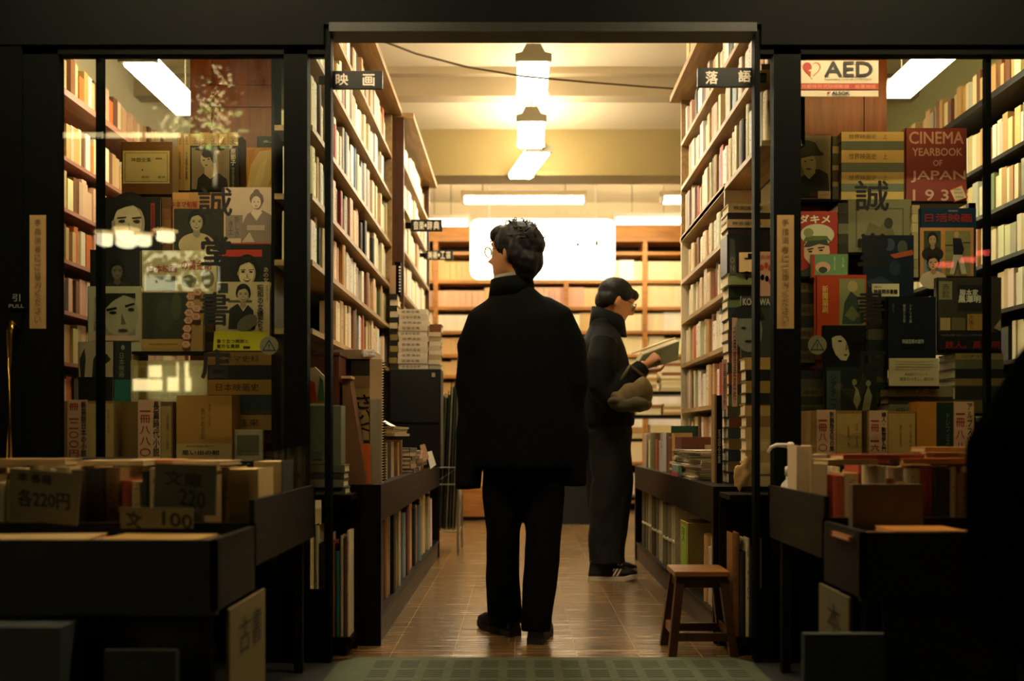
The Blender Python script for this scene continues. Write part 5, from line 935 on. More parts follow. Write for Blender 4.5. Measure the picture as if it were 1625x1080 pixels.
# blocks and lying books on the trays
def block(name, label, cat, x0, x1, y0, y1, z0, z1, h, ph='d8c296'):
    t = thing(name, ((x0 + x1) / 2, (y0 + y1) / 2, z0), label, cat)
    MB().box(x0, x1, y0, y1, z0, z1 - .003).build('page_block', paint(ph, .8, .08), t); m = MB().box(x0 - .002, x0 + .001, y0, y1, z0, z1).box(x1 - .001, x1 + .002, y0, y1, z0, z1); m.build('cover', paint(h, .6, .1), t); return t
block('thick_book', 'thick book with pale fore-edge, at the doorway end of the film cart front row', 'book', UX(372, 2.85), UX(416, 2.85), 2.80, 2.97, .505, UZ(742, 2.85), 'b89a58', 'c8aa68')
block('thick_book', 'black-covered book with cream edge, at the doorway corner of the film cart', 'book', UX(409, 3.1), UX(453, 3.1), 3.05, 3.2, .505, UZ(730, 3.1), '16140f', 'd0b478')
r = random.Random(44)
for k, (px, Y, w, c) in enumerate(((190, 2.95, .2, 'd8bc88'), (150, 3.1, .22, '1c1c16'), (270, 3.05, .18, 'c87a4a'), (330, 3.0, .16, 'd2b684'), (230, 3.15, .24, 'e0c898'), (60, 2.95, .22, 'b89c64'))):
    x = UX(px, Y); flat_book(x - w / 2, x + w / 2, Y - .07, Y + .07, .757 + (.0), r.uniform(.012, .02), c, ['tan', 'black', 'orange', 'straw-coloured', 'cream', 'dull ochre'][k] + ' book lying across the upright paperbacks of the film cart', None, 'front', 'stacked_book', rot=r.uniform(-.2, .2))
for k, (px, Y, w, c, lb) in enumerate(((60, 2.52, .3, 'b89c60', 'tan magazine lying in the lower tray of the film cart, nearer the pull door'), (120, 2.56, .22, 'a8542c', 'reddish magazine lying in the lower tray of the film cart'), (250, 2.52, .26, 'c09a52', 'ochre magazine lying in the lower tray of the film cart by the sign'), (285, 2.60, .2, '5a5c3c', 'olive magazine lying in the lower tray of the film cart'))):
    x = UX(px, Y); flat_book(x - w / 2, x + w / 2, Y - .09, Y + .09, .565 - .012 * (k % 2), .014, c, lb, None, 'front', 'magazine', rot=.1 - .08 * k)
    MB_ = MB().box(x - .1, x + .1, Y - .05, Y + .05, .437, .552); tag(MB_.build('book_bundle', paint('4a4430', .7, .2)), 'low dark bundle under the %s magazine in the film cart lower tray' % ['tan', 'reddish', 'ochre', 'olive'][k], 'books')
def price(label, quad, Y, words, h='5a5640'):
    t = thing('price_card', U(sum(q[0] for q in quad) / 4, max(q[1] for q in quad), Y), label, 'sign'); MB().prism([U(a, b, Y) for a, b in quad], (0, .006, 0)).build('card', paint(h, .7, .12), t)
    for s, a, b, c, d in words: letter(MB(), s, U(a, d, Y - .001), (UX(c, Y) - UX(a, Y), 0, -.012), (0, 0, UZ(b, Y) - UZ(d, Y)), 0, .0015).build('lettering', paint('12120c', .6, .05), t)
price('handwritten price card leaning on the film cart, nearer the pull door', ((15, 742), (128, 752), (122, 834), (14, 824)), 2.66, (('本 各冊', 28, 748, 82, 762), ('各220円', 28, 775, 110, 802)), '68634c')
price('handwritten price card standing in the middle of the film cart', ((246, 735), (344, 738), (342, 818), (243, 815)), 2.67, (('文庫', 262, 745, 320, 768), ('220', 285, 775, 325, 800)), '4e5040')
price('low price card with a large number, in front of the film cart lower tray', ((190, 804), (306, 806), (305, 838), (192, 838)), 2.60, (('文', 200, 809, 225, 833), ('100', 258, 811, 305, 832)), '6c6850')
def side_panel(label, X, d, ya, yb, z0, z1, words, h):
    t = thing('hanging_card', (X, (ya + yb) / 2, z0), label, 'sign'); q = sorted((X, X + d * .008)); MB().box(q[0], q[1], ya, yb, z0, z1).build('card', paint(h, .7, .1), t); xf = X + d * .0095
    for s, a, b, c, e in words:
        m = MB(); letter(m, s, (xf, a if d > 0 else b, c), (0, d * (b - a), 0), (0, 0, e - c)); m.build('lettering', paint('14130a', .6, .05), t)
side_panel('cream lettered card hanging from the doorway side of the film cart', -.757, 1, 2.44, 2.78, .03, .40, (('古書', 2.52, 2.74, .26, .36), ('店', 2.50, 2.66, .08, .16)), '6e5e2c')
side_panel('cream card hanging from the doorway side of the AED cart', .919, -1, 2.62, 2.88, .22, .40, (('本', 2.68, 2.80, .28, .36),), '5e5430')
t = thing('notice_board', (1.07, 2.45, -.012), 'dark grey board leaning low before the AED cart', 'board'); MB().box(UX(1274, 2.45), UX(1402, 2.45), 2.44, 2.46, -.012, UZ(1004, 2.45)).build('board', paint('2c302a', .7, .15), t); m = MB(); letter(m, '古本均一', U(1296, 1030, 2.438), (UX(1384, 2.45) - UX(1296, 2.45), 0, 0), (0, 0, .03)); m.build('lettering', paint('3c4038', .7, .1), t)
t = thing('notice_board', (-1.15, 2.30, -.012), 'dark grey board leaning low before the film cart', 'board'); MB().box(UX(168, 2.3), UX(282, 2.3), 2.29, 2.31, -.012, UZ(1030, 2.3)).build('board', paint('262a24', .7, .15), t); m = MB(); letter(m, '古本', U(190, 1066, 2.288), (.08, 0, 0), (0, 0, .03)); m.build('lettering', paint('3c4038', .7, .1), t)
t = thing('carton', (-1.35, 2.28, -.012), 'dim green-grey carton on the pavement before the film cart', 'box'); MB().box(UX(-40, 2.28), UX(108, 2.28), 2.24, 2.35, -.012, UZ(990, 2.28)).build('box_body', paint('39423a', .7, .15), t)
# sanitizer pump, upright and lying books in the AED cart
t = thing('sanitizer_bottle', (UX(1258, 3.4), 3.42, .505), 'white pump bottle of hand sanitizer at the doorway corner of the AED cart', 'pump bottle')
cx = UX(1257, 3.4); MB().lathe((cx, 3.42, .505), [(.035, 0), (.037, .01), (.037, .15), (.03, .17), (.017, .185), (.017, .20)], 20).build('bottle', paint('c8c4b0', .3, .05), t, smooth=True)
MB().lathe((cx, 3.42, .705), [(.02, 0), (.02, .03), (.009, .034), (.009, .095), (.013, .097), (.013, .115), (.006, .12)], 16).build('pump', paint('e0dac8', .3, .05), t, smooth=True)
MB().tube([(cx, 3.42, .812), (cx - .05, 3.42, .814), (cx - .07, 3.42, .806), (cx - .082, 3.42, .788)], [.009, .0075, .006, .005], 10).build('nozzle', paint('e0dac8', .3, .05), t, smooth=True)
block('upright_book', 'pale tilted book standing at the doorway end of the AED cart', 'book', UX(1264, 3.2), UX(1286, 3.2), 3.19, 3.30, .505, UZ(706, 3.2), 'd8bc90', 'd8bc90')
block('upright_book', 'cream book leaning behind the pale tilted one in the AED cart', 'book', UX(1287, 3.18), UX(1310, 3.18), 3.17, 3.30, .505, UZ(720, 3.18), 'c8aa78', 'd0b486')
for k, (px, Y, w, c, zz) in enumerate(((1340, 3.0, .16, 'd0a868', .757), (1390, 3.02, .26, '8a3a20', .772), (1470, 3.0, .2, 'c87f34', .760), (1500, 3.05, .18, 'c09050', .795), (1510, 3.1, .16, 'd6b070', .775), (1430, 3.15, .2, 'b84a2c', .757), (1480, 3.18, .2, 'd8a860', .757))):
    x = UX(px, Y); flat_book(x - w / 2, x + w / 2, Y - .06, Y + .06, zz, .017, c, ['tan', 'rust-brown', 'orange', 'ochre', 'straw-coloured', 'red-backed', 'yellowish'][k] + ' book lying across the upright paperbacks of the AED cart', None, 'front', 'stacked_book', rot=.08 - .03 * k)
t = thing('cardboard_box', (UX(1408, 2.88), 2.9, .505), 'dim brown cardboard box front in the middle of the AED cart', 'box'); MB().box(UX(1352, 2.82), UX(1464, 2.82), 2.815, 2.85, .50, UZ(768, 2.82)).build('box_front', paint('5a4c30', .7, .2), t)
for k, (px, Y, w, c) in enumerate(((1400, 2.68, .24, 'a85c24'), (1460, 2.70, .2, 'c08030'), (1500, 2.72, .22, 'a04e20'))):
    x = UX(px, Y); z = .435
    tag(MB().box(x - .09, x + .09, Y - .04, Y + .06, z, .556).build('book_bundle', paint('3a3426', .7, .2)), 'low dark bundle under the %s magazine in the AED cart' % ['first', 'second', 'third'][k], 'books'); flat_book(x - w / 2, x + w / 2, Y - .07, Y + .08, .557 + .014 * (k % 2), .013, c, '%s orange magazine lying in the lower tray of the AED cart' % ['first', 'second', 'third'][k], None, 'front', 'magazine')
# ------------------------------------------------------------------ lamps under the shop eave
for x0, x1, lb in ((-1.75, -.55, 'tube lamp under the shop eave over the film window'), (.70, 1.90, 'tube lamp under the shop eave over the AED window')):
    t = thing('eave_lamp', ((x0 + x1) / 2, 2.9, 2.9), lb, 'lamp'); MB().box(x0, x1, 2.87, 2.93, 2.93, 2.97).build('housing', WHITEM, t); MB().tube([(x0 + .03, 2.9, 2.912), (x1 - .03, 2.9, 2.912)], .016, 10).build('tube', glow('ffe2b8', LAMP_EAVE, 'tube_light'), t, smooth=True)
    for x in (x0 + .2, x1 - .2): MB().box(x - .01, x + .01, 2.9, 3.56, 2.945, 2.965).build('bracket', BLACKM, t)
# ------------------------------------------------------------------ across the street (seen as reflections in the glass)
def V(px, py, D): return Vector(((px - VX) / FP * D, 2 * 3.594 - D, CH - (py - VY) / FP * D))
D = 14.0
for k, (a, b, c, d_) in enumerate(((150, 365, 182, 390), (178, 358, 222, 392), (212, 368, 243, 390), (243, 362, 282, 383))):
    p = V((a + c) / 2, d_, D + .7 * (k % 2)); rr = (c - a) / 2 / FP * D; hh = (d_ - b) / FP * D
    t = thing('street_pendant_lamp', p, 'white pendant lamp mirrored in the film window, %s from the pull door' % ordw(k + 1), 'lamp', 'pendant lamps across the street'); MB().lathe(p, [(rr * .5, 0), (rr * .74, hh * .1), (rr * .74, hh * .72)], 16).build('glass_shade', glow('ffedc0', LAMP_STREET, 'street_glow'), t, smooth=True); MB().lathe(p, [(rr * .74, hh * .72), (rr, hh * .8), (rr, hh * .9), (rr * .3, hh)], 16).build('rim', glow('ffd890', LAMP_STREET * .35, 'street_glow'), t); MB().tube([p + Vector((0, 0, hh)), p + Vector((0, 0, 4))], .02, 6).build('cord', BLACKM, t)
a, b = V(88, 217, D), V(284, 210, D); t = thing('street_light_strip', (a + b) / 2, 'long cream light strip across the street mirrored above the slipcase', 'lamp'); MB().box(min(a.x, b.x), max(a.x, b.x), a.y - .05, a.y, a.z, b.z).build('tube', glow('ffe6a8', LAMP_STREET * .5, 'street_glow'), t)
bl = thing('building', (-4, -8, -.1), 'dark building across the street with lit windows', 'building'); MB().box(-9, 9, -8.4, -8.0, -.1, 8).build('facade', paint('15160f', .8, .2), bl)
for k, (a, b, c, d_) in enumerate(((234, 579, 253, 598), (279, 574, 296, 597), (209, 601, 254, 619), (264, 598, 300, 620))):
    p, q = V(a, d_, 15.1), V(c, b, 15.1); w_ = MB().box(p.x, q.x, -8.0, -7.95, p.z, q.z).build('window', glow('ffe2a0', LAMP_STREET * .8, 'street_glow'), bl)
p, q = V(228, 460, 14.6), V(345, 398, 14.6); t = thing('lit_sign', ((p.x + q.x) / 2, p.y, p.z), 'lit cream shop sign across the street mirrored behind leaves', 'sign'); MB().box(p.x, q.x, p.y - .1, p.y, p.z, q.z).build('sign_face', glow('f4ecc0', LAMP_STREET * .3, 'street_glow'), t); MB().tube([((p.x + q.x) / 2, p.y - .05, p.z), ((p.x + q.x) / 2, p.y - .05, -.1)], .05, 8).build('post', BLACKM, t)
t = thing('street_tree', V(330, 620, 13.6), 'leafy street tree mirrored in the film window glass', 'tree'); m = MB(); r = random.Random(3)
for px, py, sx, sy, n in ((255, 425, 30, 26, 60), (310, 430, 40, 34, 90), (390, 420, 40, 40, 60), (345, 180, 40, 40, 30), (310, 200, 60, 30, 22)):
    for k in range(n):
        c = V(px + r.gauss(0, .5) * sx, py + r.gauss(0, .5) * sy, 13.6 + r.uniform(-.3, .3)); m.ball(c, (r.uniform(.02, .06), r.uniform(.02, .05), r.uniform(.015, .05)), 6)
m.build('foliage', paint('3c4a22', .6, .3), t); m = MB()
for px, py, sx, sy, n in ((342, 150, 26, 36, 100), (345, 195, 26, 26, 60), (275, 190, 28, 16, 40)):
    for k in range(n):
        c = V(px + r.gauss(0, .6) * sx, py + r.gauss(0, .6) * sy, 13.6 + r.uniform(-.3, .3)); q = r.uniform(.012, .04); m.ball(c, (q, q, q * .8), 6)
m.build('blossom', paint('e8dcb4', .6, .1), t)
sp_ = V(335, 330, 12.6); t2 = thing('spot_lamp', sp_, 'small spot lamp on a pole lighting the blossoms of the street tree', 'lamp'); MB().lathe(sp_, [(.05, -.1), (.06, 0), (.07, .06)], 12).build('lamp_body', BLACKM, t2); MB().tube([sp_ - Vector((0, 0, .1)), (sp_.x, sp_.y, -.1)], .02, 6).build('pole', BLACKM, t2)  # unseen spot lamp, added to brighten the mirrored blossoms
sl_ = bpy.data.lights.new('spot_lamp_light', 'SPOT'); sl_.energy = 12000; sl_.color = (1, .9, .65); sl_.spot_size = math.radians(70); sl_.spot_blend = .4; sl_.shadow_soft_size = .05; so_ = bpy.data.objects.new('light_source', sl_); COL.objects.link(so_); so_.parent = t2; so_.location = (0, 0, .08); so_.rotation_euler = (V(335, 175, 13.6) - sp_).to_track_quat('-Z', 'Y').to_euler()
b0 = V(330, 700, 13.6); MB().tube([(b0.x, b0.y, -.1), V(335, 560, 13.6), V(340, 420, 13.6), V(342, 180, 13.6)], [.1, .08, .05, .02], 8).build('trunk', paint('2a2418', .8, .2), t); m2 = MB()
for a in ((300, 440), (390, 430), (310, 200), (375, 160)): m2.tube([V(338, a[1] + 40, 13.6), V(*a, 13.6)], [.03, .012], 6)
m2.build('branch', paint('2a2418', .8, .2), t)
for k, (px, py, w) in enumerate(((1502, 419, 12), (1539, 411, 10), (1563, 400, 8))):
    p = V(px, py, 13.0); tag(MB().box(p.x - w / FP * 13, p.x + w / FP * 13, p.y - .1, p.y, p.z - .03, p.z + .03).build('red_light', glow('ff5a50', LAMP_STREET * .5, 'red_glow')), 'small red light across the street mirrored in the AED window, %s from the doorway' % ordw(k + 1), 'light', 'red lights across the street'); tag(MB().tube([(p.x, p.y - .06, p.z - .03), (p.x, p.y - .06, -.1)], .03, 6).build('light_pole', BLACKM), 'thin dark pole carrying the %s red light across the street' % ordw(k + 1), 'pole')
# ------------------------------------------------------------------ people
COATM = paint('0b0d0a', .85, .12, scale=60, name='black_wool', spec=.06); TROUM = paint('0a0b0b', .85, .12, scale=60, name='dark_trousers', spec=.06)
SKIN = paint('c48a5c', .55, .06, name='skin'); HAIR = paint('0c0b09', .55, .3, scale=90, name='black_hair', spec=.3); SHOEM = paint('0e0e0d', .45, .1, name='shoe_black')
def head(mb, M, s=1.0, neck=None):
    secs = [(0, .050, -.118, .020, .026), (0, .040, -.106, .040, .046), (0, .025, -.078, .056, .068), (0, .012, -.04, .066, .085), (0, .002, 0, .072, .094), (0, -.004, .04, .075, .098), (0, -.008, .075, .069, .090), (0, -.010, .10, .052, .068), (0, -.010, .114, .028, .038)]
    S = M @ Matrix.Scale(s, 4); mb.rings(secs, 24, 0, S)
    mb.tube([S @ Vector(p) for p in ((0, .086, .025), (0, .102, .0), (0, .116, -.028), (0, .098, -.036))], [.009, .011, .015, .010], 10)
    for q in (-1, 1):
        mb.ball((0, 0, 0), (.010, .019, .031), 10, 0, S @ Matrix.Translation((q * .075, -.008, -.012)) @ Matrix.Rotation(q * -.35, 4, 'Z'))
        mb.ball((q * .018, .098, -.036), (.009, .009, .008), 8, 0, S)
    for z, rx in ((-.058, .022), (-.070, .020)): mb.ball((0, .078, z), (rx, .012, .007), 10, 0, S)
    mb.ball((0, .062, -.104), (.022, .02, .016), 10, 0, S); mb.ball((0, .084, .036), (.05, .016, .010), 10, 0, S)
    mb.tube([S @ Vector((0, -.015, -.05)), S @ Vector((0, -.028, -.11)), Vector(neck) if neck else S @ Vector((0, -.035, -.22))], [.055, .052, .056], 16)
def hand(mb, W, d, n, curl=0.5, s=1.0, thumb=1):
    """W wrist, d along the palm, n out of the back of the hand; fingers curl towards -n"""
    d = Vector(d).normalized(); n = Vector(n).normalized(); n = (n - d * n.dot(d)).normalized(); a = d.cross(n); W = Vector(W)
    mb.tube([W - d * .02, W + d * .025, W + d * .06, W + d * .09], [(.026 * s, .018 * s), (.034 * s, .017 * s), (.041 * s, .015 * s), (.038 * s, .012 * s)], 12, ref=n)
    for k, (off, ln) in enumerate(((-.031, .068), (-.0105, .078), (.0105, .074), (.031, .056))):
        p = W + d * .085 * s + a * off * s; pts = [p - d * .015]; ang = .15; c = curl * (1 + .12 * k)
        pts.append(p)
        for q in (.45, .30, .25): ang += c; p = p + (d * math.cos(ang) - n * math.sin(ang)) * ln * q * s; pts.append(p)
        mb.tube(pts, [.0095 * s, .0095 * s, .009 * s, .0082 * s, .0068 * s], 8)
    b = W + d * .022 * s - a * thumb * .03 * s; q = b + (d * .6 - a * thumb * .7 - n * .25).normalized() * .045 * s; e = q + (d * .85 - a * thumb * .1 - n * .5).normalized() * .036 * s
    mb.tube([b + a * thumb * .012, b, q, e], [.014 * s, .014 * s, .0115 * s, .009 * s], 8)
def glasses(M, par):
    m = MB(); g = []
    for q in (-1, 1): m.tube([M @ Vector((q * .034 + .026 * math.cos(a), .106, .004 + .021 * math.sin(a))) for a in [i * math.pi / 8 for i in range(17)]], .0024, 5)
    m.tube([M @ Vector((-.008, .108, .008)), M @ Vector((.008, .108, .008))], .0016, 5)
    for q in (-1, 1): m.tube([M @ Vector((q * .06, .106, .008)), M @ Vector((q * .077, .09, .008)), M @ Vector((q * .080, -.015, .008)), M @ Vector((q * .078, -.03, -.01))], .0016, 5)
    o = m.build('glasses', paint('2a2018', .4, .05), par)
    for q in (-1, 1): MB().mesh([M @ Vector((q * .034 + .0255 * math.cos(a), yy, .004 + .0205 * math.sin(a))) for yy in (.105, .107) for a in [i * math.pi / 8 for i in range(16)]], [list(range(16)), list(range(31, 15, -1))]).build('lens', PLASTIC, o)
def eyes(M, par):
    for q in (-1, 1):
        MB().ball((q * .031, .081, .006), .0125, 12, 0, M).ball((q * .031, .089, .006), (.0062, .006, .0062), 10, 1, M).build('eye', [WHITEM, BLACKM], par, smooth=True)
def shoe(par, heel, dirv, L=.29, w=.05, stripes=False, sole='1a1a18', z=0.0):
    d = Vector(dirv).normalized(); a = Vector((d.y, -d.x, 0)); H = Vector(heel); M = Matrix(((d.x, a.x, 0, H.x), (d.y, a.y, 0, H.y), (0, 0, 1, z), (0, 0, 0, 1)))
    def outline(k): return [(-.0, -.6), (.02, -.75), (.25, -.72), (.5, -.85), (.72, -1), (.9, -.8), (1, -.25), (1, .25), (.9, .75), (.72, .95), (.5, .82), (.25, .70), (.02, .75), (-.0, .6)]
    so = MB(); n = 14; o = outline(0); so.mesh([M @ Vector((x * L, y * w * 1.04, zz + (.012 if x > .85 else 0))) for zz in (0, .026) for x, y in o], [list(range(n))[::-1], list(range(n, 2 * n))] + [(k, (k + 1) % n, n + (k + 1) % n, n + k) for k in range(n)])
    up = MB(); secs = ((.024, 1.0, 0, 1.0), (.05, .97, .005, .94), (.07, .80, .008, .78), (.09, .52, .01, .7), (.115, .36, .012, .66))
    vs = []
    for zz, lx, x0, wy in secs: vs += [M @ Vector((x0 + x * L * lx, y * w * wy, zz)) for x, y in o]
    up.mesh(vs, [list(range(n))[::-1], list(range(4 * n, 5 * n))] + [(i * n + k, i * n + (k + 1) % n, (i + 1) * n + (k + 1) % n, (i + 1) * n + k) for i in range(4) for k in range(n)])
    s = up.build('shoe', SHOEM, par, smooth=True); so.build('sole', paint(sole, .6, .08), s)
    if stripes:
        st = MB()
        for sd in (-1, 1):
            for k in range(3):
                x = L * (.40 + k * .075); st.mesh([M @ Vector((x + e, sd * w * q, zz)) for zz, q, e0 in ((.030, .93, 0), (.072, .80, .026)) for e in (e0, e0 + .012)], [(0, 1, 3, 2)])
        st.build('stripe', WHITEM, s)
def person(label, body, root):
    o = solidify(body, .0065, 3).build('person', SKIN, None, smooth=True); off = Vector(o['_o'])
    return tag(o, label, 'person')
# ---- man in the long black coat, seen from behind
Y1 = 3.96
Mh = Matrix.Translation((-.022, Y1 + .0, 1.612)) @ Matrix.Rotation(math.radians(60), 4, 'Z') @ Matrix.Rotation(math.radians(2), 4, 'X') @ Matrix.Scale(1.03, 4)
b = MB(); head(b, Mh, 1.0, (-.032, 3.97, 1.42))
b.rings([(.015, 3.98, .78, .15, .10), (.01, 3.97, .95, .16, .105), (.005, 3.96, 1.15, .17, .11), (0, 3.96, 1.3, .18, .11), (-.005, 3.96, 1.38, .15, .09), (-.012, 3.965, 1.45, .07, .065)], 20)
for pts, rr in ((((-.07, 3.98, .84), (-.072, 3.99, .48), (-.068, 4.07, .07)), (.085, .06, .042)), (((.09, 3.97, .84), (.095, 3.94, .48), (.066, 3.895, .07)), (.085, .06, .042)), (((-.16, 3.96, 1.36), (-.215, 3.98, 1.08), (-.212, 3.935, .86), (-.21, 3.935, .79)), (.05, .042, .03, .027)), (((.16, 3.96, 1.36), (.228, 3.98, 1.08), (.222, 3.955, .86), (.22, 3.955, .79)), (.05, .042, .03, .027))): b.tube(pts, list(rr), 12)
hand(b, (-.21, 3.935, .81), (.02, -.02, -1), (-1, .1, 0), .5, .85, -1); hand(b, (.22, 3.955, .815), (-.02, -.02, -1), (1, .1, 0), .5, .85, 1)
man = person('man in a long black coat seen from behind, head turned aside, wearing glasses', b, None)
eyes(Mh, man); glasses(Mh, man)
h = MB()
h.ball((0, -.022, .034), (.088, .108, .094), 18, 0, Mh); h.ball((0, -.062, -.035), (.076, .062, .075), 14, 0, Mh); h.ball((0, -.055, -.075), (.060, .045, .050), 12, 0, Mh)
h.ball((0, .045, .080), (.070, .062, .034), 14, 0, Mh); h.ball((0, .072, .060), (.058, .034, .026), 12, 0, Mh); h.ball((0, -.046, -.098), (.052, .034, .036), 12, 0, Mh)
for q in (-1, 1): h.ball((q * .068, .012, .035), (.018, .05, .045), 10, 0, Mh); h.ball((q * .070, -.04, -.01), (.02, .035, .05), 10, 0, Mh)
hm = solidify(h, .006, 3, .010, 26); r = random.Random(2)
for k in range(60):
    a, e = r.uniform(0, 6.28), r.uniform(.05, 1.4); c = Mh @ Vector((.088 * math.cos(a) * math.cos(e), -.022 + .108 * math.sin(a) * math.cos(e), .034 + .094 * math.sin(e))); o_ = (c - (Mh @ Vector((0, -.02, .03)))).normalized(); s_ = o_.cross(Vector((r.uniform(-1, 1), r.uniform(-1, 1), r.uniform(-1, 1)))).normalized(); fr = 1.6 if (c.x < -.03 and c.z > 1.66) else .8
    hm.tube([c - o_ * .006, c + o_ * .006 * fr + s_ * .008, c + o_ * .010 * fr + s_ * .018, c + o_ * .004 * fr + s_ * .026], [.0035, .003, .002, .001], 5)
hm.build('hair', HAIR, man, smooth=True)
c = MB()
c.rings([(.012, 3.965, .715, .225, .15), (.012, 3.965, .85, .222, .148), (.008, 3.96, 1.0, .215, .142), (.004, 3.96, 1.15, .210, .138), (0, 3.96, 1.26, .205, .132), (-.002, 3.96, 1.34, .190, .120), (-.008, 3.965, 1.39, .155, .105), (-.018, 3.97, 1.43, .112, .092), (-.032, 3.97, 1.475, .078, .078)], 28, sq=.92)
c.tube([(-.09, 3.965, 1.375), (-.150, 3.965, 1.325), (-.192, 3.97, 1.22), (-.208, 3.98, 1.06), (-.213, 3.96, .86), (-.214, 3.935, .625)], [.066, .080, .075, .066, .060, .055], 18); c.tube([(.08, 3.965, 1.375), (.150, 3.965, 1.33), (.200, 3.97, 1.22), (.226, 3.98, 1.06), (.232, 3.97, .86), (.226, 3.955, .635)], [.066, .082, .077, .069, .063, .056], 18)
solidify(c, .011, 4, .006, 7).build('coat', COATM, man, smooth=True)
cl = MB(); ns = 20
for rr, z0, z1, mm in ((.088, 1.435, 1.513, 0), (.076, 1.47, 1.528, 1)):
    vs = []
    for z, rad in ((z0, rr * 1.12), (z1, rr), (z1, rr - .008), (z0, rr * 1.12 - .008)): vs += [(-.034 + rad * math.cos(2 * math.pi * k / ns), 3.972 + rad * .98 * math.sin(2 * math.pi * k / ns), z - .012 * math.cos(2 * math.pi * k / ns + 2.6)) for k in range(ns)]
    M_ = MB().mesh(vs, [(i * ns + k, i * ns + (k + 1) % ns, ((i + 1) % 4) * ns + (k + 1) % ns, ((i + 1) % 4) * ns + k) for i in range(4) for k in range(ns)]); M_.build('coat_collar' if mm == 0 else 'shirt_collar', COATM if mm == 0 else paint('9a9484', .7, .05), man, smooth=True)
t_ = MB()
t_.rings([(.012, 3.97, .66, .15, .11), (.012, 3.97, .76, .17, .12), (.01, 3.965, .9, .165, .115)], 20)
t_.tube([(-.065, 3.975, .78), (-.072, 3.98, .60), (-.070, 3.975, .44), (-.073, 4.01, .25), (-.066, 4.05, .10), (-.062, 4.06, .045)], [.092, .084, .072, .073, .077, .075], 18); t_.tube([(.085, 3.97, .78), (.10, 3.965, .60), (.099, 3.94, .44), (.085, 3.91, .25), (.070, 3.885, .10), (.066, 3.88, .045)], [.095, .089, .077, .071, .064, .061], 18)
solidify(t_, .010, 3, .006, 8).build('trousers', TROUM, man, smooth=True)
shoe(man, (.062, 3.835, 0), (.18, 1, 0), .285, .046); shoe(man, (-.02, 3.99, 0), (-.62, .9, 0), .27, .046)
# ---- reading man
Y2 = 5.66
Mr = Matrix.Translation((.575, Y2 - .01, 1.652)) @ Matrix.Rotation(math.radians(-82), 4, 'Z') @ Matrix.Rotation(math.radians(-24), 4, 'X') @ Matrix.Scale(1.06, 4)
b = MB(); head(b, Mr, 1.0, (.515, Y2, 1.46))
b.rings([(.52, Y2, .86, .10, .15), (.515, Y2, 1.05, .10, .15), (.505, Y2, 1.25, .105, .165), (.50, Y2, 1.38, .095, .15), (.51, Y2, 1.44, .07, .08)], 20)
RH, LH = Vector((.728, 5.50, 1.262)), Vector((.765, 5.72, 1.235))
for pts, rr in ((((.52, 5.56, .9), (.53, 5.555, .5), (.515, 5.55, .08)), (.085, .06, .045)), (((.54, 5.76, .9), (.55, 5.765, .5), (.54, 5.77, .08)), (.085, .06, .045)), (((.50, 5.52, 1.38), (.475, 5.455, 1.09), RH), (.05, .045, .03)), (((.50, 5.80, 1.38), (.53, 5.87, 1.12), LH), (.05, .045, .03))): b.tube(pts, list(rr), 12)
hand(b, RH, (.75, .02, .55), (-.3, -.7, .5), .6, .88, 1); hand(b, LH, (.95, -.2, .12), (0, .2, -1), .5, 1.0, -1)
rd = person('man in a dark high-collared jacket reading an open book, head bowed, wearing striped sneakers', b, None)
eyes(Mr, rd); glasses(Mr, rd)
h = MB(); h.ball((0, -.018, .040), (.087, .106, .088), 18, 0, Mr); h.ball((0, -.060, -.02), (.074, .058, .065), 14, 0, Mr); h.ball((0, .070, .066), (.064, .042, .036), 12, 0, Mr)
for q in (-1, 1): h.ball((q * .070, .02, .042), (.016, .05, .036), 10, 0, Mr); h.ball((q * .066, -.04, -.01), (.02, .04, .045), 10, 0, Mr)
solidify(h, .006, 4, .004, 18).build('hair', HAIR, rd, smooth=True)
JM = paint('0b0e0b', .85, .12, scale=60, name='jacket_cloth', spec=.2); c = MB()
c.rings([(.53, Y2, .905, .150, .215), (.525, Y2, 1.0, .158, .222), (.515, Y2, 1.15, .152, .225), (.505, Y2, 1.28, .145, .225), (.495, Y2, 1.38, .132, .215), (.495, Y2, 1.44, .11, .165), (.505, Y2, 1.50, .095, .105), (.515, Y2, 1.545, .092, .095)], 26, sq=.92)
c.tube([(.49, 5.50, 1.41), (.468, 5.455, 1.28), (.468, 5.440, 1.12), (.49, 5.43, 1.06), (.58, 5.445, 1.12), (.715, 5.492, 1.252)], [.078, .085, .082, .082, .072, .052], 16); c.tube([(.49, 5.82, 1.41), (.51, 5.86, 1.26), (.53, 5.875, 1.12), (.62, 5.82, 1.15), (.72, 5.75, 1.215)], [.076, .08, .076, .068, .055], 16)
solidify(c, .011, 4, .007, 7).build('jacket', JM, rd, smooth=True)
vs = []; ns = 22
for z, rad, sh in ((1.47, .108, 0), (1.585, .094, .0), (1.585, .084, .0), (1.47, .098, 0)): vs += [(.528 + sh + rad * 1.05 * math.cos(2 * math.pi * k / ns), Y2 + rad * math.sin(2 * math.pi * k / ns), z - .035 * math.cos(2 * math.pi * k / ns)) for k in range(ns)]
MB().mesh(vs, [(i * ns + k, i * ns + (k + 1) % ns, ((i + 1) % 4) * ns + (k + 1) % ns, ((i + 1) % 4) * ns + k) for i in range(4) for k in range(ns)]).build('collar', JM, rd, smooth=True)
t_ = MB(); t_.rings([(.53, Y2, .82, .135, .19), (.53, Y2, .96, .135, .19)], 20)
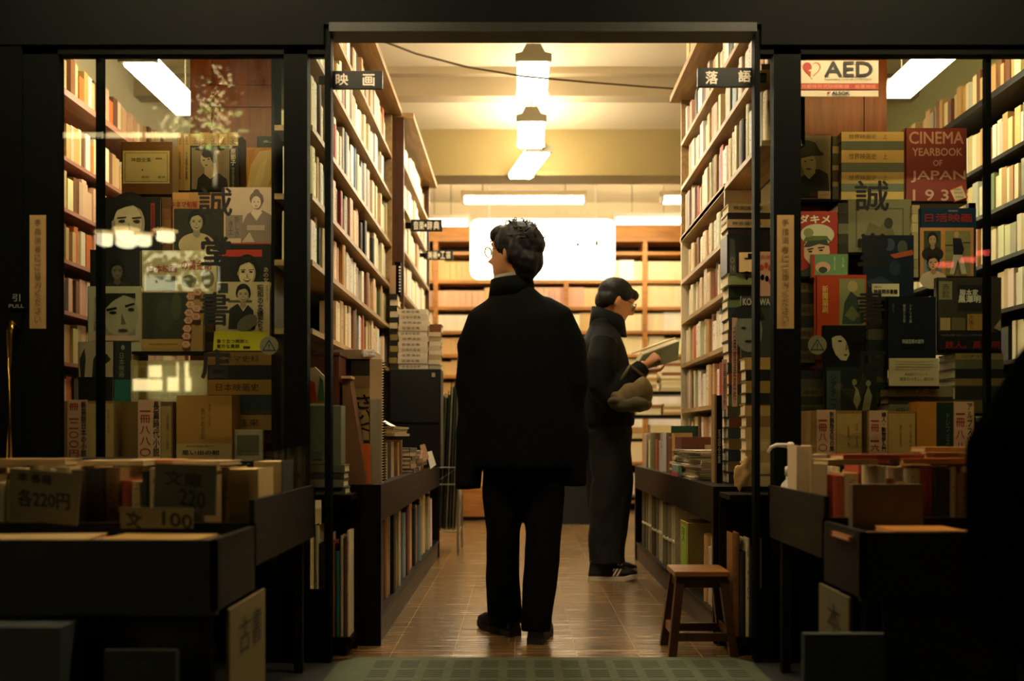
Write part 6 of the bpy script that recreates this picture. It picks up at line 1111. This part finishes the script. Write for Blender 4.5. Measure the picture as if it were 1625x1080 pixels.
t_.tube([(.528, 5.575, .88), (.545, 5.56, .60), (.525, 5.555, .36), (.505, 5.55, .20), (.512, 5.55, .098)], [(.098, .130), (.090, .122), (.088, .118), (.086, .108), (.086, .112)], 18, ref=(1, 0, 0)); t_.tube([(.53, 5.745, .88), (.515, 5.76, .60), (.535, 5.77, .36), (.53, 5.775, .10)], [(.098, .128), (.090, .12), (.086, .11), (.082, .10)], 18, ref=(1, 0, 0))
solidify(t_, .009, 2, .016, 9).build('trousers', paint('20221f', .85, .12, scale=60, name='grey_twill', spec=.2), rd, smooth=True)
for yy in (5.55, 5.77): MB().tube([(.515, yy, .03), (.518, yy, .2)], .056, 14).build('sock', paint('0c0c0c', .9, .1), rd, smooth=True)
shoe(rd, (.40, 5.55, 0), (1, -.04, 0), .29, .05, True, 'd8cdb0'); shoe(rd, (.43, 5.77, 0), (1, .1, 0), .29, .05, True, 'd8cdb0')
# open book in his hands
t = thing('open_book', (.84, 5.6, 1.25), 'open book with a grey-green cover held in the hands of the reading man', 'book')
P = [U(1022, 563, 5.50), U(1078, 542, 5.58), U(1076, 571, 5.54), U(1004, 592, 5.46)]
MB().prism(P, (-.004, .012, .004)).build('cover', paint('5a5a3c', .6, .2), t)
Q = [p + Vector((-.006, .014, .006)) for p in P]; MB().prism(Q, (-.012, .02, .012)).build('page_block', PAGES, t)
Q2 = [P[0] + Vector((-.02, .036, .02)), P[1] + Vector((-.02, .036, .02)), P[1] + Vector((-.05, .22, .02)), P[0] + Vector((-.05, .22, .02))]; MB().prism(Q2, (.003, 0, .012)).build('page_block', PAGES, t)
# khaki cloth bag hooked over his forearm
g = MB(); 
for px, py, rx, rz in ((1002, 628, .10, .075), (985, 636, .08, .05), (1020, 618, .06, .08), (1010, 642, .085, .045), (975, 628, .045, .03)): g.ball(U(px, py, 5.39), (rx, .05, rz), 14)
bg = thing('cloth_bag', U(1002, 655, 5.39), 'khaki cloth bag hanging folded under the forearm of the reading man', 'bag'); solidify(g, .009, 4, .014, 14).build('bag_body', paint('6e5e38', .8, .12), bg, smooth=True)
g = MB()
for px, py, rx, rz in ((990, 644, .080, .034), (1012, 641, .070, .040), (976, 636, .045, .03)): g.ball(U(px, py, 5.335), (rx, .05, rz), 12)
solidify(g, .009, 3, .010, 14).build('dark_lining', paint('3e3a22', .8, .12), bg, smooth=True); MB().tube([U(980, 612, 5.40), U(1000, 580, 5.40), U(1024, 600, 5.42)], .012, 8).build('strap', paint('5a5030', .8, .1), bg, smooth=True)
# ---- person in black leaning over the AED cart, mostly outside the frame
b = MB(); Mp = Matrix.Translation((1.66, 2.35, 1.10)) @ Matrix.Rotation(math.radians(-60), 4, 'Z') @ Matrix.Rotation(math.radians(-40), 4, 'X'); head(b, Mp, 1.0, (1.57, 2.285, 1.0))
b.tube([(1.22, 2.0, .80), (1.28, 2.05, .90), (1.42, 2.18, .98), (1.56, 2.29, 1.0)], [.15, .15, .16, .11], 16)
for pts, rr in ((((1.16, 1.99, .80), (1.15, 2.0, .42), (1.15, 1.95, .04)), (.09, .065, .045)), (((1.36, 2.03, .80), (1.37, 2.04, .42), (1.38, 2.0, .04)), (.09, .065, .045)), (((1.46, 2.36, .98), (1.50, 2.50, .80), (1.52, 2.62, .66)), (.05, .042, .03)), (((1.62, 2.18, .98), (1.72, 2.35, .80), (1.70, 2.55, .67)), (.05, .042, .03))): b.tube(pts, list(rr), 12)
hand(b, (1.52, 2.62, .66), (0, .8, -.5), (0, .4, 1), .5, 1, 1); hand(b, (1.70, 2.55, .67), (0, .8, -.5), (0, .4, 1), .5, 1, -1)
pr = person('person in a bulky black coat bending over the AED cart', b, None); eyes(Mp, pr)
h = MB(); h.ball((0, -.02, .036), (.088, .106, .090), 16, 0, Mp); h.ball((0, -.06, -.03), (.074, .058, .07), 12, 0, Mp); solidify(h, .008, 3, .004, 18).build('hair', HAIR, pr, smooth=True)
c = MB(); c.tube([(1.205, 1.98, .42), (1.20, 1.98, .62), (1.20, 1.99, .80), (1.25, 2.03, .89), (1.40, 2.16, .94), (1.56, 2.29, .98)], [(.235, .20), (.245, .21), (.245, .21), (.215, .19), (.20, .18), (.13, .12)], 22)
c.ball((1.60, 2.30, 1.03), (.15, .13, .10), 14); c.ball((1.56, 2.28, .99), (.17, .15, .13), 14); c.tube([(1.46, 2.34, .97), (1.50, 2.48, .82), (1.52, 2.60, .68)], [.085, .075, .06], 14); c.tube([(1.60, 2.18, .97), (1.71, 2.34, .82), (1.70, 2.53, .69)], [.105, .085, .065], 14)
solidify(c, .013, 4, .008, 6).build('coat', paint('030403', .95, .1, name='black_down', spec=.0), pr, smooth=True)
t_ = MB(); t_.rings([(1.25, 2.0, .50, .19, .13), (1.25, 2.0, .80, .19, .14)], 18); t_.tube([(1.15, 1.99, .7), (1.145, 2.0, .42), (1.145, 1.97, .07)], [.10, .085, .075], 16); t_.tube([(1.36, 2.02, .7), (1.37, 2.03, .42), (1.38, 2.0, .07)], [.10, .085, .075], 16); solidify(t_, .012, 3, .006, 7).build('trousers', paint('0c0d0c', .9, .1, spec=.1), pr, smooth=True)
shoe(pr, (1.14, 1.90, 0), (.1, 1, 0), .27, .046, z=-.012); shoe(pr, (1.38, 1.93, 0), (.15, 1, 0), .27, .046, z=-.012)
# ------------------------------------------------------------------ working notes kept off the objects
for o in bpy.data.objects:
    if '_o' in o.keys(): del o['_o']
